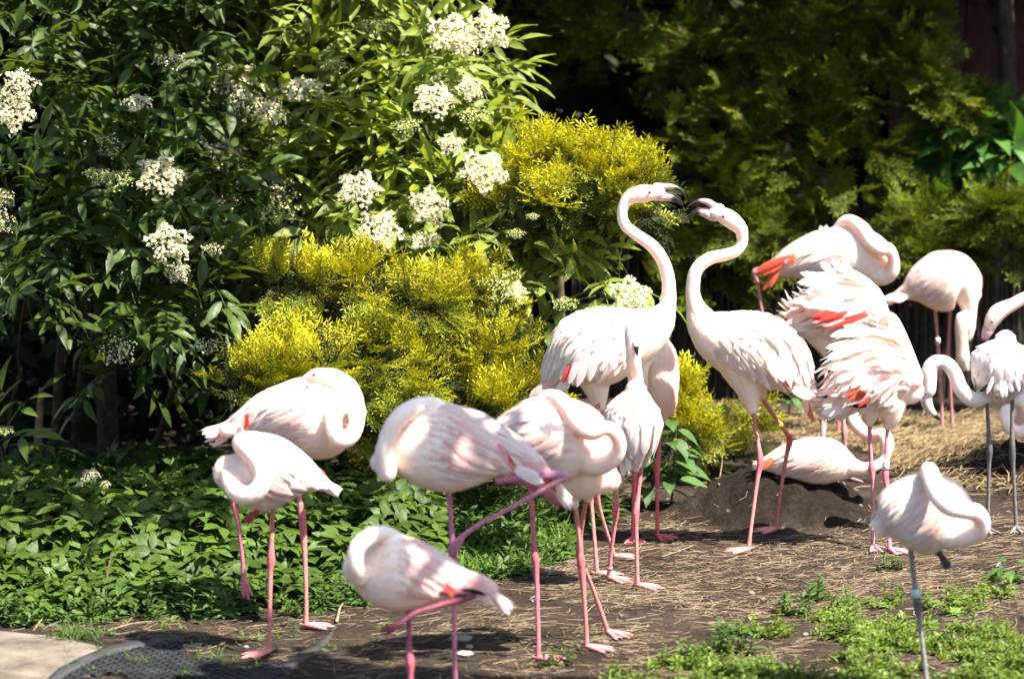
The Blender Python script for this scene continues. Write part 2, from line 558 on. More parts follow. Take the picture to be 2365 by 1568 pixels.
def blob_points(blobs, keep=-0.35, inner=0.0, clump=0, spread=.25):
    """points and normals on the visible and upper outside of ellipsoids given as (u, v, Y, ru px, rv px, rd m, n)"""
    P, Nn = [], []
    for (u, v, Y, ru, rv, rd, n) in blobs:
        c = W(u, v, Y); m = mpp(Y)
        R = np.array([ru * m, rd, rv * m])
        k = 0
        cl = []
        while k < n:
            d = rng.normal(size=3); d /= np.linalg.norm(d)
            if clump:
                if len(cl) < max(2, n // clump):
                    if d[2] * .75 - d[1] * .65 >= keep: cl.append(d)
                    continue
                d = cl[rng.integers(len(cl))] + rng.normal(0, spread, 3); d /= np.linalg.norm(d)
            if d[2] * .75 - d[1] * .65 < keep: continue
            s = rng.uniform(.72, 1.08) if rng.random() > inner else rng.uniform(.3, .8)
            P.append(c + d * R * s); nn = d / R; Nn.append(nn / np.linalg.norm(nn)); k += 1
    return np.array(P), np.array(Nn)

def leafy(parent, name, protos, P, Nn, mat, up=0.7, out=0.9, rand=0.45, size=(0.8, 1.15), droop=0.15, n_obj=300, tint=None, stuff_name='foliage'):
    """leaves or sprays at P: the nearest n_obj as parts of their own, the rest joined"""
    Ms = []
    for p, n in zip(P, Nn):
        x = n * np.array([1, 1, .55]) * out + rng.normal(0, rand, 3) + np.array([0, 0, -droop])
        z = n * .55 + np.array([0, 0, up]) + rng.normal(0, .28, 3)
        Ms.append(mat4(frame(x, z), p, rng.uniform(*size)))
    Ms = np.array(Ms)
    which = rng.integers(len(protos), size=len(P))
    score = P[:, 1] - rng.uniform(0, .25, len(P)) - .3 * Nn[:, 2]
    order = np.argsort(score)
    near = order[:n_obj]; far = order[n_obj:]
    mes = []
    for i, pr in enumerate(protos):
        me = mesh_from(name, *pr); me.materials.append(mat); mes.append(me)
    for i in near:
        place(name, mes[which[i]], parent, Matrix(Ms[i].tolist()))
    parts = []
    for w in range(len(protos)):
        sel = [i for i in far if which[i] == w]
        if not sel: continue
        t = rng.uniform(.75, 1.25, (len(sel), 1)) * np.ones((1, 3))
        if tint is not None: t = t * tint
        parts.append(merge(protos[w], Ms[sel], t))
    if parts:
        V, F, C = join(parts)
        child(stuff_name, V, F, C, mat, parent, kind='stuff')

def limb(pts, r0, r1, n=10, col=(0.10, 0.075, 0.05), wob=0.0):
    Q = smooth_path(np.array(pts, float), n)
    if wob: Q[1:-1] += rng.normal(0, wob, Q[1:-1].shape)
    return tube(Q, np.linspace(r0, r1, n), 7, col=col)

# ------------------------------------------------------------------ far background: dark wood all round, plus unseen leaves added for shade
def clump_cards(boxes, size, col):
    """ragged leaf clumps filling boxes (x0,x1,y0,y1,z0,z1,n)"""
    r = rng
    lf = leaflet(1.0, 0.55, 0.25, 0.2, col, 4)
    parts = []
    for (x0, x1, y0, y1, z0, z1, n) in boxes:
        p = np.stack([r.uniform(x0, x1, n), r.uniform(y0, y1, n), r.uniform(z0, z1, n)], 1)
        Ms = []
        for q in p:
            a = r.normal(size=3); b = r.normal(size=3)
            Ms.append(mat4(frame(a, b), q, r.uniform(.6, 1.3) * size))
        parts.append(merge(lf, np.array(Ms), r.uniform(.6, 1.4, (n, 1)) * np.ones((1, 3))))
    return join(parts)

def shade_canopy():  # unseen leaf clumps added to shade the front birds and the left bed
    lf = leaflet(1.0, .6, .25, .25, (.03, .05, .012), 4); Ms = []
    for k in range(260):
        d = rng.normal(size=3); d /= np.linalg.norm(d)
        Ms.append(mat4(frame(rng.normal(size=3), rng.normal(size=3)), np.array([1.52, 8.4, 4.0]) + d * np.array([.58, .65, .35]) * rng.uniform(.3, 1) ** .5, rng.uniform(.12, .24)))
    for k in range(320):
        d = rng.normal(size=3); d /= np.linalg.norm(d)
        Ms.append(mat4(frame(rng.normal(size=3), rng.normal(size=3)), np.array([.3, 10.95, 3.6]) + d * np.array([1.1, .45, .3]) * rng.uniform(.3, 1) ** .5, rng.uniform(.12, .26)))
    return [merge(lf, np.array(Ms)), limb([(3.6, 8.6, 0), (3.5, 8.6, 2.2), (2.9, 8.6, 3.7), (1.95, 8.6, 4.1)], .06, .012, 12, (.06, .045, .03))]
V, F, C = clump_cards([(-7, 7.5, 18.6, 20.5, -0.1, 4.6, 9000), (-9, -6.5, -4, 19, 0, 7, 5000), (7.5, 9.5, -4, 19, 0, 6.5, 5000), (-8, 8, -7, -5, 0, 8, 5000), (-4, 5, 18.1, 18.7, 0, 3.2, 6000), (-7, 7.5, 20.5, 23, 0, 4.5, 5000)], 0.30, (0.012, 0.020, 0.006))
V, F, C = join([(V, F, C)] + shade_canopy())
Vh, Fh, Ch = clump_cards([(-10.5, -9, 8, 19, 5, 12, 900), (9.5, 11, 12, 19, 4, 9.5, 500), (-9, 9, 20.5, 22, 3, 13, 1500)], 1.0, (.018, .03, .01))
V, F, C = join([(V, F, C), (Vh, Fh, Ch)])
struct('wood_and_shade_canopy', V, F, C, M_DARKLEAF, 'stuff')
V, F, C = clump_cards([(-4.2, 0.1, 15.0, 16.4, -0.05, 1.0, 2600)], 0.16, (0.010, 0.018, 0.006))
struct('shade_fill_leaves', V, F, C, M_DARKLEAF, 'stuff')  # near-black leaves added to stand for the deep shade under the elder
# ------------------------------------------------------------------ trees and shrubs
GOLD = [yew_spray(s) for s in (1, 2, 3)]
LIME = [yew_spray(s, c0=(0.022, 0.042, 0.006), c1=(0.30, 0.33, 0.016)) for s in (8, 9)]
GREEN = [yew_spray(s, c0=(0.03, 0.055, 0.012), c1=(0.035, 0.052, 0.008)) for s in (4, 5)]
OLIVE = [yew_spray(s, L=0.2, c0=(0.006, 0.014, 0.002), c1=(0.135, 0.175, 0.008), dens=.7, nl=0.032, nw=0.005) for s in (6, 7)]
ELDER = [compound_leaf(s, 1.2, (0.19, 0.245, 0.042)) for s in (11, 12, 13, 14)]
ELDER_SHADED = [compound_leaf(s, 1.2, (0.052, 0.082, 0.014)) for s in (15, 16, 17)]  # left elder's shade put into a darker copy of the leaf colour

def up_axis_crown(c, R, n, size, col, name, parent):
    """the part of a crown above the frame: ragged clumps in an ellipsoid"""
    lf = leaflet(1.0, 0.6, 0.25, 0.25, col, 4)
    Ms = []
    for k in range(n):
        d = rng.normal(size=3); d /= np.linalg.norm(d)
        q = np.array(c) + d * np.array(R) * rng.uniform(.25, 1) ** .5
        Ms.append(mat4(frame(rng.normal(size=3), rng.normal(size=3)), q, rng.uniform(.7, 1.3) * size))
    V, F, C = merge(lf, np.array(Ms), rng.uniform(.6, 1.4, (n, 1)) * np.ones((1, 3)))
    return child(name, V, F, C, M_DARKLEAF, parent, kind='stuff')

# --- dark yews standing behind the birds, right
def yew_tree(x, y, label, blobs, crown, trunk_r=0.11, n_obj=200, tips=None):
    z0 = float(ground(x, y))
    t = thing('yew_tree', (x, y, z0), label, 'tree', 'dark yew trees at the back')
    V, F, C = limb([(x, y, z0 - .05), (x + .05, y + .05, 1.2), (x - .05, y + .1, 2.6), (x, y + .2, 4.2)], trunk_r, trunk_r * .5, 12, (0.05, 0.035, 0.025), .015)
    child('trunk', V, F, C, M_BARK, t)
    blobs = [(u, v, Y, ru - 30, rv - 20, rd, int(n * .50)) for (u, v, Y, ru, rv, rd, n) in blobs]
    P, Nn = blob_points(blobs, -.2, .3, 10, .12)
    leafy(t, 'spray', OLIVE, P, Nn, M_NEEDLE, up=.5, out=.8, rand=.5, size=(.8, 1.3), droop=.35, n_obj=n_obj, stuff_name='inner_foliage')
    if tips:
        P, Nn = blob_points(tips, -.2, 0)
        leafy(t, 'sunlit_tip', LIME, P, Nn, M_NEEDLE, up=.6, out=.8, rand=.4, size=(.5, .9), droop=.2, n_obj=99)  # sun dapples put into the colour as brighter sprays
    for c, R, n in crown:
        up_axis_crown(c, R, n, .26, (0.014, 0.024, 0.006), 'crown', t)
    return t

yew_tree(1.55, 17.6, 'broad dark yew with tips coloured as sunlit behind the sleeping orange tailed flamingo',
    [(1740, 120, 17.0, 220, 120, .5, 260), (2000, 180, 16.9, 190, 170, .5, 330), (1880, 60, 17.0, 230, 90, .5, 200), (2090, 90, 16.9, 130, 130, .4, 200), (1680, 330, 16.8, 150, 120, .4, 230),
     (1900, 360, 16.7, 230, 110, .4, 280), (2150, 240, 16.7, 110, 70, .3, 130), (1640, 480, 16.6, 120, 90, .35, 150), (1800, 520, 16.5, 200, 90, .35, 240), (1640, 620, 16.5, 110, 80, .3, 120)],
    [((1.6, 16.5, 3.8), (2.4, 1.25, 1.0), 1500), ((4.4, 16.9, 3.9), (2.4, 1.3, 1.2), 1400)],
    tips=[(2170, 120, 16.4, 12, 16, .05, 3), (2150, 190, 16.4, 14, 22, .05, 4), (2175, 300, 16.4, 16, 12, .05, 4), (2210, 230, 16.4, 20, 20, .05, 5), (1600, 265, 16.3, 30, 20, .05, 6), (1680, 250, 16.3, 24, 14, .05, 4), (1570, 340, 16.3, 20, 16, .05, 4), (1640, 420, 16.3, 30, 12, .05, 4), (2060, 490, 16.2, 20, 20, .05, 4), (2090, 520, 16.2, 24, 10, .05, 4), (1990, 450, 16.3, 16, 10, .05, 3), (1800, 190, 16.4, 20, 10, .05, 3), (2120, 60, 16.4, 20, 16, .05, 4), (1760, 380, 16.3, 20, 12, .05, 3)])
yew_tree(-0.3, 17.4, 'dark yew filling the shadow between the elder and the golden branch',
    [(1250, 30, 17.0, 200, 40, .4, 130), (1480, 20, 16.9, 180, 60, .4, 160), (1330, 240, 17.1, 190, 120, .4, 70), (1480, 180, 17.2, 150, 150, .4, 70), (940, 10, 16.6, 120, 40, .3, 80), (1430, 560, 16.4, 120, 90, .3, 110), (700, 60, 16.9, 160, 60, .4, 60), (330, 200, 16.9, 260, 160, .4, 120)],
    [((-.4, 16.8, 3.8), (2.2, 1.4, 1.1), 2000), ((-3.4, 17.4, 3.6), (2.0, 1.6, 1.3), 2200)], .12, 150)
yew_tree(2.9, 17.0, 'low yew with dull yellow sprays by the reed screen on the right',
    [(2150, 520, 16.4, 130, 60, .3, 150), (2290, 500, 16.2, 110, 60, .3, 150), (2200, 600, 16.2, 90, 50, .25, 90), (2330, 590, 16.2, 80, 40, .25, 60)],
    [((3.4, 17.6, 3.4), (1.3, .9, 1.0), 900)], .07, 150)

# --- broad leaved shrub, right edge
BROAD = [xf(leaflet(.26, .10, .25, .5, (0.05, 0.12, 0.02), 6, .05, s), roty(-.2)) for s in (1, 2, 3)]
t = thing('broad_leaved_shrub', W(2290, 560, 16.9) * np.array([1, 1, 0]), 'shady shrub with big bright green leaves under the dark boards', 'shrub')
x, y = t.location.x, t.location.y
child('stem', *join([limb([(x + dx * .3, y, -.02), (x + dx * .6, y, .7), (x + dx, y - .1, 1.3)], .012, .006, 6, (.07, .09, .03)) for dx in (-.3, 0, .3)]), M_BARK, t)
P, Nn = blob_points([(2270, 340, 16.7, 120, 90, .3, 90), (2330, 380, 16.6, 80, 80, .3, 60), (2200, 400, 16.7, 70, 50, .2, 30)], -.2, .2)
leafy(t, 'leaf', BROAD, P, Nn, M_HERB, up=.6, out=1, rand=.4, droop=.2, n_obj=180)

# --- dark board wall, top right, and reed screen below it
t = thing('board_wall', (3.3, 18.1, 0), 'dark red brown board wall in shadow at the top right corner', 'wall')
for i in range(9):
    bx = 2.45 + i * .235
    w, d, h = .112, .02, 3.4 + rng.uniform(-.02, .02)
    Vb = np.array([(sx * w, sy * d, z) for z in (0, h) for sx, sy in ((-1, -1), (1, -1), (1, 1), (-1, 1))]) + np.array([bx, 18.1 + rng.uniform(-.006, .006), 0])
    Fb = np.array([(0, 1, 5, 4), (1, 2, 6, 5), (2, 3, 7, 6), (3, 0, 4, 7), (4, 5, 6, 7)])
    child('board', Vb, Fb, np.tile(np.array((.065, .028, .024)) * rng.uniform(.7, 1.2), (8, 1)), M_WOOD, t, smooth=False)
t = thing('reed_screen', (1.9, 16.6, 0), 'grey reed screen standing in shadow behind the feeding flamingo', 'fence')
Vs = []
for i in range(260):
    rx = .35 + i * .0125 + rng.normal(0, .003)
    h = .95 + rng.uniform(-.08, .1) + .25 * (rx > 2.0)
    lean = rng.normal(0, .02)
    Vs.append(tube([(rx, 16.72 + rng.normal(0, .012), -.02), (rx + lean, 16.7, h)], [.0055, .004], 5, col=np.array((.06, .05, .04)) * rng.uniform(.5, 1.3), round_ends=False))
for V_, F_, C_ in Vs:
    child('reed', V_, F_, C_, M_WOOD, t)

# --- elder
def elder(name, label, blobs, limbs, heads, n_obj, protos, base):
    t = thing(name, base, label, 'shrub', 'flowering elder shrubs')
    for L in limbs:
        pts, r0, r1 = L
        child('branch', *limb(pts, r0, r1, 12, (0.055, 0.042, 0.028), .008), M_BARK, t)
    P, Nn = blob_points(blobs, -.45, .25)
    leafy(t, 'leaf', protos, P, Nn, M_LEAF, up=.9, out=1.0, rand=.6, droop=.12, n_obj=n_obj)
    return t

def umbel(seed, R=0.10, n=210, col=(.72, .655, .40), dome=.35, sparse=1.0, fs=.0062):
    r = np.random.default_rng(seed)
    parts = []
    star = []
    k = 5
    Vv = [(0, 0, 0.001)]
    for i in range(k):
        a = 2 * math.pi * i / k
        Vv += [(.45 * math.cos(a - .63), .45 * math.sin(a - .63), .0), (math.cos(a), math.sin(a), -.12)]
    Ff = [(0, 1 + 2 * i, 2 + 2 * i, 1 + (2 * i + 2) % (2 * k)) for i in range(k)]
    st = (np.array(Vv), np.array(Ff), np.tile(np.array(col, float), (len(Vv), 1)))
    Ms, T = [], []
    for i in range(n):
        rr = math.sqrt(r.uniform(0, 1)); a = r.uniform(0, 6.283)
        # five lobes of the flat head
        lob = 1 + .22 * math.cos(5 * a)
        x, y = R * rr * lob * math.cos(a), R * rr * lob * math.sin(a)
        z = R * dome * (1 - rr * rr) + r.normal(0, .006)
        nrm = np.array([x * dome * 2 / R, y * dome * 2 / R, 1]) + r.normal(0, .4, 3)
        Ms.append(mat4(frame(r.normal(size=3), nrm), (x, y, z), fs * r.uniform(.7, 1.3)))
        T.append(np.ones(3) * r.uniform(.85, 1.1))
    parts.append(merge(st, np.array(Ms), np.array(T)))
    for i in range(14):
        a = i * 2.4; rr = R * (.25 + .7 * (i / 14))
        parts.append(tube([(0, 0, -.07), (rr * .5 * math.cos(a), rr * .5 * math.sin(a), -.025), (rr * math.cos(a), rr * math.sin(a), R * dome * (1 - (rr / R) ** 2) - .004)], [.0018, .0013, .0009], 4, col=(.16, .2, .06), round_ends=False))
    return join(parts)

UMB = [mesh_from('flower_head', *umbel(1, .10, 420, fs=.0092)), mesh_from('flower_head', *umbel(2, .10, 330, (.72, .66, .42), .5, fs=.0088)), mesh_from('flower_head', *umbel(3, .10, 300, (.44, .48, .17), .3, fs=.0060)), mesh_from('flower_head', *umbel(4, .10, 150, (.58, .54, .31), .25, fs=.0065))]
for me in UMB: me.materials.append(M_PETAL)

def heads(parent, lst):
    for (u, v, Y, r, kind, tilt) in lst:
        p = W(u, v, Y - (.40 if kind in (2, 3) else .28)); s = 1.1 * r * mpp(Y) / .10
        nrm = np.array([tilt[0], tilt[1], tilt[2]], float)
        R = frame(np.cross(nrm, rng.normal(size=3)), nrm)
        place('flower_head', UMB[kind], parent, Matrix(mat4(R, p, s).tolist()))

EL_R = [(760, 50, 14.1, 140, 110, .35, 66), (690, 190, 14.0, 150, 110, .35, 75), (870, 150, 13.9, 90, 110, .3, 50), (1030, 140, 13.75, 100, 55, .22, 34), (1090, 190, 13.7, 65, 55, .2, 26),
    (960, 260, 13.8, 130, 80, .3, 60), (800, 330, 13.7, 170, 110, .3, 80), (1050, 330, 13.65, 85, 80, .25, 40), (640, 330, 13.8, 110, 90, .3, 50), (950, 430, 13.6, 170, 110, .3, 85), (760, 470, 13.55, 170, 110, .3, 80),
    (1110, 430, 13.55, 70, 60, .2, 26), (1050, 540, 13.5, 140, 80, .25, 55), (1230, 515, 13.5, 100, 40, .15, 26), (600, 480, 13.6, 90, 90, .25, 40), (880, 560, 13.45, 150, 60, .2, 50), (1190, 620, 13.45, 110, 55, .2, 36),
    (1160, 730, 13.35, 80, 45, .15, 24), (1400, 660, 13.3, 70, 30, .12, 16), (1290, 590, 13.4, 40, 40, .12, 10), (620, 620, 13.5, 80, 50, .2, 24), (820, -90, 14.3, 220, 110, .5, 110)]
bx, by = W(860, 1100, 13.7)[:2]
el_right = elder('elder_shrub', 'sunlit elder with many cream flower heads arching over the golden yew', EL_R,
    [([(bx, by, -.03), W(840, 800, 13.8), W(800, 520, 13.8), W(770, 250, 14.0), W(760, 20, 14.1)], .035, .012),
     ([(bx + .1, by, -.03), W(960, 760, 13.8), W(1100, 600, 13.55), W(1200, 560, 13.5), W(1350, 660, 13.3), W(1440, 690, 13.3)], .03, .006),
     ([(bx - .1, by, -.03), W(700, 700, 13.7), W(640, 500, 13.7), W(690, 260, 13.9)], .028, .008),
     ([W(800, 520, 13.8), W(930, 420, 13.7), W(1060, 300, 13.7), W(1090, 130, 13.75)], .016, .005),
     ([W(770, 250, 14.0), W(880, 180, 13.95), W(1010, 130, 13.8)], .012, .005),
     ([W(840, 700, 13.8), W(960, 600, 13.6), W(1120, 560, 13.5)], .014, .005)], None, 300, ELDER, (bx, by, 0))
F1 = (.15, -.75, .65); F2 = (0, -.35, .95); F3 = (.3, -.85, .4)
heads(el_right, [(1045, 82, 13.6, 50, 0, F1), (1130, 68, 13.6, 42, 0, F3), (1075, 100, 13.55, 30, 1, F1), (545, 195, 13.75, 52, 1, F1), (560, 235, 13.7, 35, 3, F1), (622, 262, 13.65, 36, 1, F3), (700, 213, 13.7, 48, 1, F2),
    (430, 322, 13.65, 48, 1, F2), (520, 355, 13.6, 40, 1, F1), (1115, 395, 13.2, 48, 0, F1), (830, 437, 13.3, 42, 0, F1), (876, 532, 13.25, 46, 0, F1), (990, 478, 13.3, 40, 0, F3), (980, 556, 13.3, 32, 0, F2),
    (650, 440, 13.4, 34, 3, F1), (640, 492, 13.35, 44, 2, F2), (520, 470, 13.45, 34, 3, F2), (1005, 232, 13.5, 42, 0, F1), (1040, 335, 13.4, 26, 0, F1), (1092, 268, 13.4, 34, 2, F2), (868, 64, 13.7, 36, 2, F2),
    (1160, 655, 13.2, 42, 2, F1), (1190, 670, 13.2, 22, 0, F1), (1455, 682, 13.1, 42, 0, F1), (1305, 702, 13.2, 28, 2, F2), (1085, 205, 13.5, 26, 0, F3), (770, 155, 13.7, 30, 2, F2), (545, 530, 13.4, 26, 2, F2),
    (1230, 500, 13.3, 14, 2, F2), (940, 290, 13.5, 30, 2, F2), (1190, 540, 13.3, 20, 2, F2)])

EL_L = [(60, 50, 14.0, 110, 90, .35, 45), (210, 40, 14.2, 120, 80, .35, 45), (420, 80, 14.2, 130, 110, .35, 60), (560, 110, 14.2, 100, 110, .35, 40), (90, 230, 13.9, 90, 100, .3, 40), (370, 210, 14.0, 90, 60, .3, 20),
    (450, 300, 13.9, 110, 70, .3, 36), (300, 390, 13.8, 100, 50, .3, 32), (130, 430, 13.7, 130, 90, .3, 45), (420, 450, 13.7, 140, 100, .3, 55), (560, 400, 13.7, 80, 80, .3, 26), (270, 510, 13.6, 120, 60, .3, 40),
    (90, 560, 13.4, 100, 60, .2, 36), (470, 580, 13.6, 130, 80, .3, 50), (370, 650, 13.5, 160, 60, .25, 42), (530, 700, 13.5, 60, 90, .2, 30), (330, 720, 13.4, 100, 50, .2, 26), (430, 760, 13.4, 90, 45, .2, 22),
    (50, 690, 13.2, 70, 90, .2, 36), (290, 835, 13.3, 60, 36, .15, 9), (470, 800, 13.5, 50, 40, .15, 10), (10, 1010, 12.9, 30, 40, .15, 6),
    (770, -390, 12.9, 290, 190, .8, 240), (200, -120, 14.6, 420, 130, .8, 190), (480, -330, 14.8, 560, 200, 1.0, 260), (900, -420, 15.0, 350, 160, .8, 120), (520, -120, 14.9, 260, 150, .5, 110)]
EL_L = [(u, v, Y - ((.65 if v > 180 else .3) if u < 440 else .1), ru, rv, rd * 1.25, n) for (u, v, Y, ru, rv, rd, n) in EL_L]
bx, by = W(250, 1060, 14.3)[:2]
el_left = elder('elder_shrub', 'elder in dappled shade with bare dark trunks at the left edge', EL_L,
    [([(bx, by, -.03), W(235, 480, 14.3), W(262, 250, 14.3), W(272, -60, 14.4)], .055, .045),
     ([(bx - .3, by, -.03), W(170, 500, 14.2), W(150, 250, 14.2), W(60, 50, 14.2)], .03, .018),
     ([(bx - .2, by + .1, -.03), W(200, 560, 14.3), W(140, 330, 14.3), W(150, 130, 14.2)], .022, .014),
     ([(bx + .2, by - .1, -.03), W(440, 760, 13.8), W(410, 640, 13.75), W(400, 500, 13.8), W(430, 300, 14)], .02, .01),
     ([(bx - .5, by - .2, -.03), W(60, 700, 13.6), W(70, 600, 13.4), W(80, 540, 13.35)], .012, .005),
     ([W(440, 760, 13.8), W(520, 790, 13.6), W(560, 850, 13.5)], .008, .004)], None, 300, ELDER_SHADED, (bx, by, 0))
heads(el_left, [(u, v, Y - .75, r_, k_, t_) for (u, v, Y, r_, k_, t_) in [(30, 255, 13.6, 42, 0, F3), (45, 195, 13.6, 36, 1, F1), (318, 240, 13.8, 30, 1, F2), (370, 405, 13.5, 46, 0, F1), (265, 418, 13.5, 42, 2, F2), (218, 402, 13.5, 24, 2, F2), (390, 562, 13.35, 44, 0, F1),
    (410, 628, 13.35, 24, 1, F3), (490, 577, 13.4, 26, 3, F2), (273, 812, 13.1, 36, 3, F1), (478, 800, 13.2, 32, 3, F2), (12, 460, 13.5, 22, 3, F1), (5, 512, 13.4, 26, 3, F3), (255, 338, 13.8, 26, 3, F3), (12, 995, 12.8, 18, 2, F2), (400, 145, 13.9, 40, 3, F2)]])

# --- golden yews
def golden(label, blobs, n_obj, base, limbs, green=.35):
    t = thing('golden_yew', base, label, 'shrub', 'golden yew bushes')
    for pts, r0, r1 in limbs: child('branch', *limb(pts, r0, r1, 8, (.11, .075, .045), .006), M_BARK, t)
    sh = lambda k: [(u, v, Y, max(ru - 34 * k, 18), max(rv - 26 * k, 12), rd * .8, int(n * .46)) for (u, v, Y, ru, rv, rd, n) in blobs]
    blobs = sh(1)
    P, Nn = blob_points(blobs, -.1, .0, 6, .17)
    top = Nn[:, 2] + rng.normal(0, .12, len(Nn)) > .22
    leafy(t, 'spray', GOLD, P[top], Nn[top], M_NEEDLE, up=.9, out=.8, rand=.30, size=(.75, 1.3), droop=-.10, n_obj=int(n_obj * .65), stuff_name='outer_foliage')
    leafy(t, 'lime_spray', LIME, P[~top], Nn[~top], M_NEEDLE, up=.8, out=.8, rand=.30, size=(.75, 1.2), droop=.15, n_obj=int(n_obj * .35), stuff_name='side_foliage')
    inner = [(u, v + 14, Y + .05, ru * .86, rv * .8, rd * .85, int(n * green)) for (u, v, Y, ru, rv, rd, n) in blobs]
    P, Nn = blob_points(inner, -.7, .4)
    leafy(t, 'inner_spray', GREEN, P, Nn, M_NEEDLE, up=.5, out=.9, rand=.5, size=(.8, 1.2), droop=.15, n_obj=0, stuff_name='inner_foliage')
    return t

b1 = [(680, 660, 12.85, 130, 40, .2, 90), (800, 648, 12.9, 90, 38, .2, 60), (930, 705, 12.9, 150, 52, .26, 120), (1065, 690, 12.95, 105, 46, .2, 75), (1010, 790, 13.05, 100, 40, .2, 40),
    (1150, 825, 12.9, 110, 62, .25, 100), (1190, 900, 12.85, 90, 54, .2, 70), (690, 850, 12.5, 120, 40, .25, 90), (600, 895, 12.42, 110, 36, .2, 75), (830, 830, 12.6, 130, 44, .25, 100), (930, 885, 12.6, 100, 60, .25, 95), (760, 905, 12.5, 170, 40, .25, 95),
    (1090, 950, 12.65, 90, 48, .2, 70), (1000, 990, 12.65, 120, 54, .25, 60), (900, 980, 12.7, 120, 64, .25, 50), (870, 1040, 12.65, 80, 64, .2, 40), (1000, 1100, 12.6, 160, 60, .2, 55), (1180, 1030, 12.7, 110, 70, .25, 55), (1240, 1120, 12.5, 80, 54, .2, 40), (880, 1140, 12.5, 80, 44, .2, 22)]
bx, by = W(930, 1180, 13.1)[:2]
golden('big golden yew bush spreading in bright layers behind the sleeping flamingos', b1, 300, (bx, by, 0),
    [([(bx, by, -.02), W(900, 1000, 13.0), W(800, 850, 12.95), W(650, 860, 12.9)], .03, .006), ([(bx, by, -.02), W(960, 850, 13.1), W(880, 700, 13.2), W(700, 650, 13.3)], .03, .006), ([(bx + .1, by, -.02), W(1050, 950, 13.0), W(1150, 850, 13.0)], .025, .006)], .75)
b2 = [(1340, 388, 14.1, 150, 44, .25, 100), (1440, 425, 14.0, 95, 50, .22, 75), (1230, 432, 14.05, 95, 50, .22, 75), (1330, 475, 13.95, 120, 44, .22, 65), (1190, 480, 14.0, 60, 30, .15, 30), (1110, 320, 14.0, 95, 50, .2, 75), (1050, 350, 14.2, 70, 44, .2, 36), (1500, 490, 14.0, 42, 50, .15, 36), (1390, 480, 14.2, 110, 50, .2, 40), (870, 240, 14.35, 50, 50, .2, 28), (1290, 580, 14.4, 80, 60, .2, 20)]
b2 = [(u, v, Y - (.75 if u > 1150 else .30), ru, rv * .85, rd, n) for (u, v, Y, ru, rv, rd, n) in b2]
bx, by = W(1300, 1020, 14.5)[:2]
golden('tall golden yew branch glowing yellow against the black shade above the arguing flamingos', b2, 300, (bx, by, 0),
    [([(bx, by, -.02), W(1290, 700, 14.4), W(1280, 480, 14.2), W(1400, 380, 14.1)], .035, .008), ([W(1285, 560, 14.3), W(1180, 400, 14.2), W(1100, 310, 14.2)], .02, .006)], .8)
b3 = [(1600, 920, 13.9, 65, 40, .18, 60), (1575, 1000, 13.8, 70, 44, .18, 55), (1620, 1040, 13.8, 60, 30, .15, 30), (1720, 985, 14.3, 50, 40, .15, 28), (1700, 1060, 14.0, 60, 26, .15, 20)]
bx, by = W(1600, 1110, 14.0)[:2]
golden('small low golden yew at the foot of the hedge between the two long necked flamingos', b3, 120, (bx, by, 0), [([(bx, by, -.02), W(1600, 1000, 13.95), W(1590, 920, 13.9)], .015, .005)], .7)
# ------------------------------------------------------------------ flamingos
PINKLEG = (0.62, 0.21, 0.19); REDLEG = (0.58, 0.105, 0.13); DULLLEG = (0.34, 0.17, 0.17); GREYLEG = (0.16, 0.145, 0.135)
BODY = (0.93, 0.775, 0.67); WHITE = (0.88, 0.84, 0.81)
FC = dict(w=(.93, .865, .80), p=(.90, .68, .57), k=(.80, .42, .40), r=(.66, .085, .065), o=(.74, .20, .09), b=(.02, .018, .018), g=(.45, .40, .38), y=(.72, .62, .42))

def feather_mesh(C0, Wd, width, nrm, col0, col1, nk=6):
    """blade through the points C0; Wd gives the width direction at each point"""
    prof = np.interp(np.linspace(0, 1, len(C0)), [0, .2, .55, .8, .93, 1], [.45, .85, 1, .85, .5, .08])
    V, C = [], []
    for k in range(len(C0)):
        h = width * prof[k] / 2
        V += [C0[k] - Wd[k] * h - nrm[k] * h * .30, C0[k], C0[k] + Wd[k] * h - nrm[k] * h * .30]
        t = k / (len(C0) - 1)
        c = np.asarray(col0) * (1 - t) + np.asarray(col1) * t
        C += [c, c * .97, c]
    return np.array(V), grid_faces(len(C0), 3), np.array(C)

